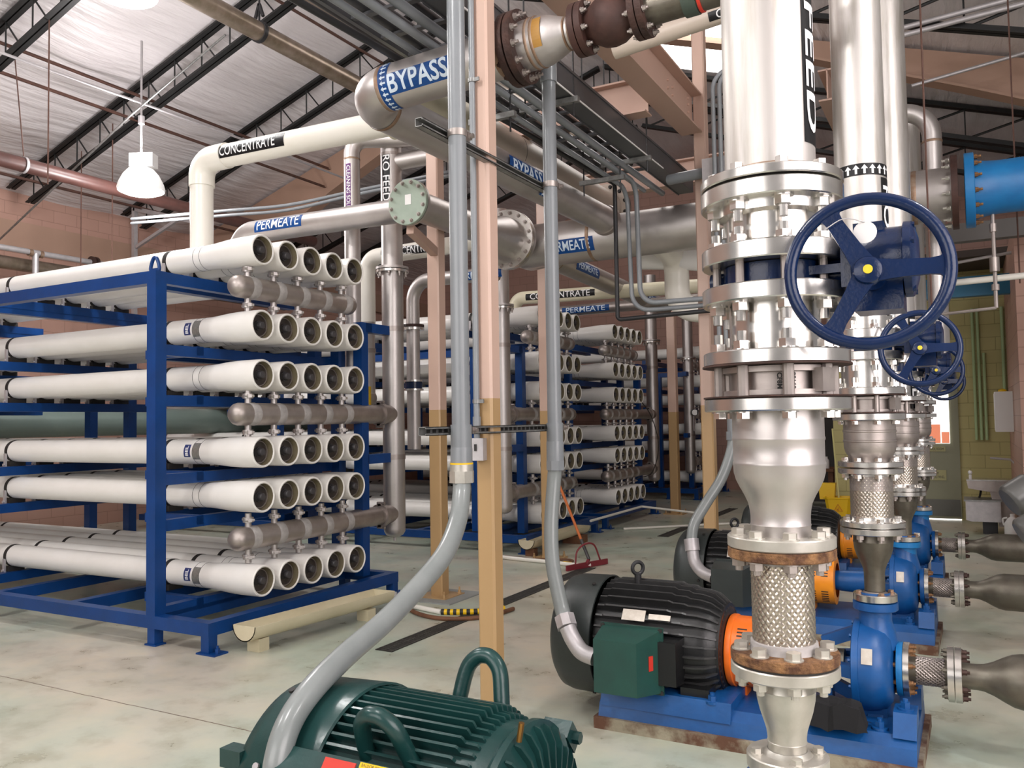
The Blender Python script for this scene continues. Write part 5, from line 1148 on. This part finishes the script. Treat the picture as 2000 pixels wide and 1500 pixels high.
for i, (p, q, r) in enumerate((((.23,6.9,1.02),(.62,7.05,1.28),.125),((.27,6.3,.86),(.70,6.4,1.12),.115),((.30,5.5,.64),(.75,5.6,.80),.14))):
    a_ = V3(q)-V3(p); obj('pipe_end', M().lathe(p, a_, [(0,0),(.004,r-.02),(.02,r-.003),(.03,r),(.18,r),(.185,r-.012),(a_.length,r-.012),(a_.length,0)], 32), GW, t)
obj('hand_wheel', M().torus((.42,6.3,.60), (1,-.6,0), .11, .014, 30, 8), BLACK, t)
# mop bucket, broom and bench beyond the pumps
t = thing('mop_bucket', 'yellow mop bucket with wringer and CAUTION sign beyond the pumps', 'mop bucket', (-1.87,14.35,0))
mb = M(); a_, b_ = [], []
def rr(x0,x1,y0,y1,z,c=.05): return [(x0+c,y0,z),(x1-c,y0,z),(x1,y0+c,z),(x1,y1-c,z),(x1-c,y1,z),(x0+c,y1,z),(x0,y1-c,z),(x0,y0+c,z)]
vs = rr(-2.03,-1.70,14.2,14.5,.07)+rr(-2.07,-1.66,14.17,14.53,.36)+rr(-2.055,-1.675,14.185,14.515,.36)+rr(-2.02,-1.71,14.21,14.49,.09); n = 8
mb.add(vs, [tuple(range(7,-1,-1))]+[(r_*8+k, r_*8+(k+1)%8, r_*8+8+(k+1)%8, r_*8+8+k) for r_ in range(3) for k in range(8)]+[tuple(range(24,32))])
obj('tub', mb, YELLOW, t, None, 0); obj('rim', M().tube([V3(p) for p in rr(-2.07,-1.66,14.17,14.53,.355)+[rr(-2.07,-1.66,14.17,14.53,.355)[0]]], .014, 8), YELLOW, t)
obj('wringer', M().prism([(-.12,0),(.10,0),(.12,.26),(-.14,.26)], (-2.04,14.35,.32), X, Z, (0,.16,0)), YELLOW, t, None, 0)
for x in (-1.98,-1.75): obj('caster', M().cyl((x,14.25,.035),(x,14.28,.035),.035,n=14).cyl((x,14.45,.035),(x,14.48,.035),.035,n=14), BLACK, t)
flat_text(t, 'CAUTION', (-1.865,14.178,.30), X, Z, .05, TXTK, .001, .15)
tri = M()
for k in range(3):
    p = V3((-1.865+.075*math.sin(2*PI*k/3),14.177,.19+.075*math.cos(2*PI*k/3))); q = V3((-1.865+.075*math.sin(2*PI*(k+1)/3),14.177,.19+.075*math.cos(2*PI*(k+1)/3))); tri.bar(p,q,.003,.012,Y)
tri.bar((-1.88,14.177,.165),(-1.85,14.177,.215),.003,.012,Y); tri.bar((-1.89,14.177,.19),(-1.85,14.177,.17),.003,.01,Y); obj('warning_triangle', tri, REDP, t, 'red warning triangle', 0)
single('mop', 'long pale yellow mop handle standing in the yellow bucket', 'mop', M().tube([(-1.86,14.35,.16),(-1.985,14.72,1.45)], .014, 8), mat('pale_yellow_pole', (.62,.58,.25), .5))
single('workbench', 'old wooden bench in the dark corner beyond the pumps', 'bench', M().box(-3.3,15.7,.68,-2.12,16.4,.73).box(-3.25,15.75,0,-3.17,15.83,.68).box(-2.22,15.75,0,-2.14,15.83,.68).box(-2.22,16.3,0,-2.14,16.38,.68).box(-3.25,16.3,0,-3.17,16.38,.68), WOOD, None, 0)
single('bottle', 'small pale bottle on the wooden bench', 'bottle', M().lathe((-2.25,15.85,.73), Z, [(0,0),(0,.045),(.14,.045),(.18,.02),(.21,.02),(.21,0)], 12), WHITE)
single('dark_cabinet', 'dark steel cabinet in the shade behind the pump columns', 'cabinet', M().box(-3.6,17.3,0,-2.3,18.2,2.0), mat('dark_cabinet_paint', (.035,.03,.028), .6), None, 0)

# ------------------------------------------------------------------ things on the floor
def drain(label, x0, x1, y0, y1):
    t = thing('floor_drain', label, 'floor drain', ((x0+x1)/2,(y0+y1)/2,0), 'trench drain grates')
    obj('trench', M().box(x0,y0,.0005,x1,y1,.003), BLACK, t, None, 0); mb = M(); y = y0+.012
    while y < y1-.01: mb.box(x0+.012,y,.002,x1-.012,y+.012,.006); y += .026
    mb.box(x0,y0,.002,x0+.014,y1,.007); mb.box(x1-.014,y0,.002,x1,y1,.007); mb.box((x0+x1)/2-.006,y0,.002,(x0+x1)/2+.006,y1,.0065); obj('grate', mb, GRATE, t, None, 0)
drain('dark trench drain grate in the floor in front of the near rack', -3.87, -3.72, 4.97, 8.75); drain('dark trench drain grate far back behind the third pump motor', -3.92, -3.76, 11.45, 15.5)
def trough(label, x, y0, y1, sl):
    t = thing('half_pipe_trough', label, 'trough', (x,(y0+y1)/2,0), 'ivory half pipe troughs')
    r = .115; z0 = .205; mb = M(); n = 14; vs = []
    for y, xo in ((y0,0),(y1,sl)):
        for k in range(n+1): a = PI+PI*k/n; vs.append((x+xo+r*math.cos(a), y, z0+r*math.sin(a)))
        for k in range(n,-1,-1): a = PI+PI*k/n; vs.append((x+xo+(r-.008)*math.cos(a), y, z0+.0+(r-.008)*math.sin(a)))
    m_ = 2*n+2; mb.add(vs, [(k,(k+1)%m_,m_+(k+1)%m_,m_+k) for k in range(m_)]+[(k,k+1,m_-2-k,m_-1-k) for k in range(n)]+[(m_+k,m_+k+1,2*m_-2-k,2*m_-1-k) for k in range(n)])
    for y, xo, d in ((y0,0,.008),(y1,sl,-.008)): mb.prism([(r*math.cos(PI+PI*k/n), r*math.sin(PI+PI*k/n)) for k in range(n+1)], (x+xo,y,z0), X, Z, (0,d,0))
    obj('gutter', mb, TROUGH, t); 
    for y, xo in ((y0+.14,0),(y1-.25,sl)): obj('block', M().box(x+xo-.06,y-.05,0,x+xo+.06,y+.05,.094), TROUGH if y0 < 6 else WOOD, t, None, 0)
trough('ivory half pipe trough on blocks in front of the near rack', -4.66, 4.46, 5.95, .13); trough('pale half pipe trough on wooden blocks in front of the second rack', -4.78, 9.1, 10.75, .02)
t = thing('squeegee', 'floor squeegee with orange wooden handle leaning by the second column', 'squeegee', (-3.8,8.75,0))
hp, hq = V3((-3.79,8.72,.10)), V3((-4.25,8.93,.93))
obj('handle', M().cyl(hp+(hq-hp)*.22, hq, .016, n=12), HANDLE, t); obj('socket', M().cyl(hp, hp+(hq-hp)*.25, .019, n=12), DGREY, t)
obj('blade', M().bar((-3.93,8.42,.035),(-3.70,9.04,.035),.02,.06,Z), MAROON, t, None, 0); obj('brace', M().tube(spline([(-3.88,8.55,.06),(-3.87,8.58,.2),(-3.82,8.68,.27),(-3.76,8.80,.25),(-3.74,8.93,.06)],6), .010, 8).bar((-3.82,8.72,.05),hp,.03,.03), MAROON, t)
t = thing('floor_hose', 'pale hose with a yellow and black taped end lying by the first column', 'hose', (-4.2,6.2,0))
obj('hose', M().tube(spline([(-5.0,6.75,.022),(-4.7,6.35,.022),(-4.45,6.22,.022),(-4.05,6.12,.022)],6), .022, 12), PVCP, t)
yb = M(); kb = M(); pts = spline([(-4.05,6.12,.024),(-3.9,6.18,.024),(-3.75,6.28,.024),(-3.62,6.46,.024)],6)
for i in range(len(pts)-1): (yb if i % 2 else kb).tube([pts[i],pts[i+1]], .026, 12)
obj('yellow_tape', yb, YELLOW, t, 'yellow tape bands'); obj('black_tape', kb, BLACK, t, 'black tape bands')
single('floor_hose', 'brown stained hose lying along the floor from the trough past the first column', 'hose', M().tube(spline([(-4.55,6.3,.02),(-4.3,6.05,.02),(-4.0,5.93,.02),(-3.75,6.0,.02),(-3.6,6.2,.02),(-3.55,6.5,.02)],6), .018, 10), WOOD)
t = thing('floor_hose', 'pale pipe with yellow black tape leading to the squeegee', 'hose', (-4.2,8.8,0)); obj('hose', M().tube(spline([(-5.3,9.0,.024),(-4.9,8.87,.024),(-4.4,8.8,.024),(-3.9,8.72,.024),(-3.80,8.78,.03)],6), .024, 12), PVCP, t); obj('tape', M().tube([(-4.12,8.76,.024),(-4.02,8.745,.024)], .027, 12), YELLOW, t, 'yellow tape')
for i, (p, w) in enumerate((([(-5.4,9.05,.02),(-4.6,8.93,.02),(-4.2,9.05,.02),(-4.1,8.9,.02),(-4.35,8.78,.02)],'near the second column'),)):
    single('rope', 'brown coil of rope on the floor ' + w, 'rope', M().tube(spline(p,6), .014, 8), WOOD)
ctube('floor_pipe', 'thin white plastic pipe run along the front of the second and third racks', 'pipe', [(-4.72,10.95,.24),(-4.72,13.05,.24),(-3.7,13.2,.14)], .018, .03, PVCP, None, 10)
single('floor_pipe', 'white plastic pipe lying on the floor beyond the third rack foot', 'pipe', M().tube([(-4.6,11.9,.02),(-3.2,13.2,.02)], .018, 10), PVCP)
single('wood_block', 'dark wooden block on the floor under the second rack trough', 'wood block', M().box(-4.88,10.35,0,-4.62,10.6,.10), WOOD, None, 0)
single('cable', 'thin black cable drooping in front of the third rack riser', 'cable', M().tube(spline([(-4.95,13.7,2.0),(-4.85,14.0,1.7),(-4.8,14.2,1.2),(-4.82,13.9,.75),(-4.85,13.2,.68)],6), .008, 6), BLACK)
t = thing('pressure_gauge', 'small white dial gauge beside the far shaded riser', 'gauge', (-4.9,16.95,1.7)); obj('case', M().cyl((-4.93,16.9,1.78),(-4.90,16.82,1.78),.07,n=20), BLKPIPE, t); obj('dial', M().cyl((-4.899,16.818,1.78),(-4.898,16.816,1.78),.058,n=20), WHITE, t); obj('stem', M().tube([(-4.95,16.9,1.72),(-4.95,16.9,1.4)],.01,6), GALVL, t)
for o in list(bpy.data.objects):
    if o.type == 'MESH' and o.data.users and not o.data.materials: print('no material', o.name)
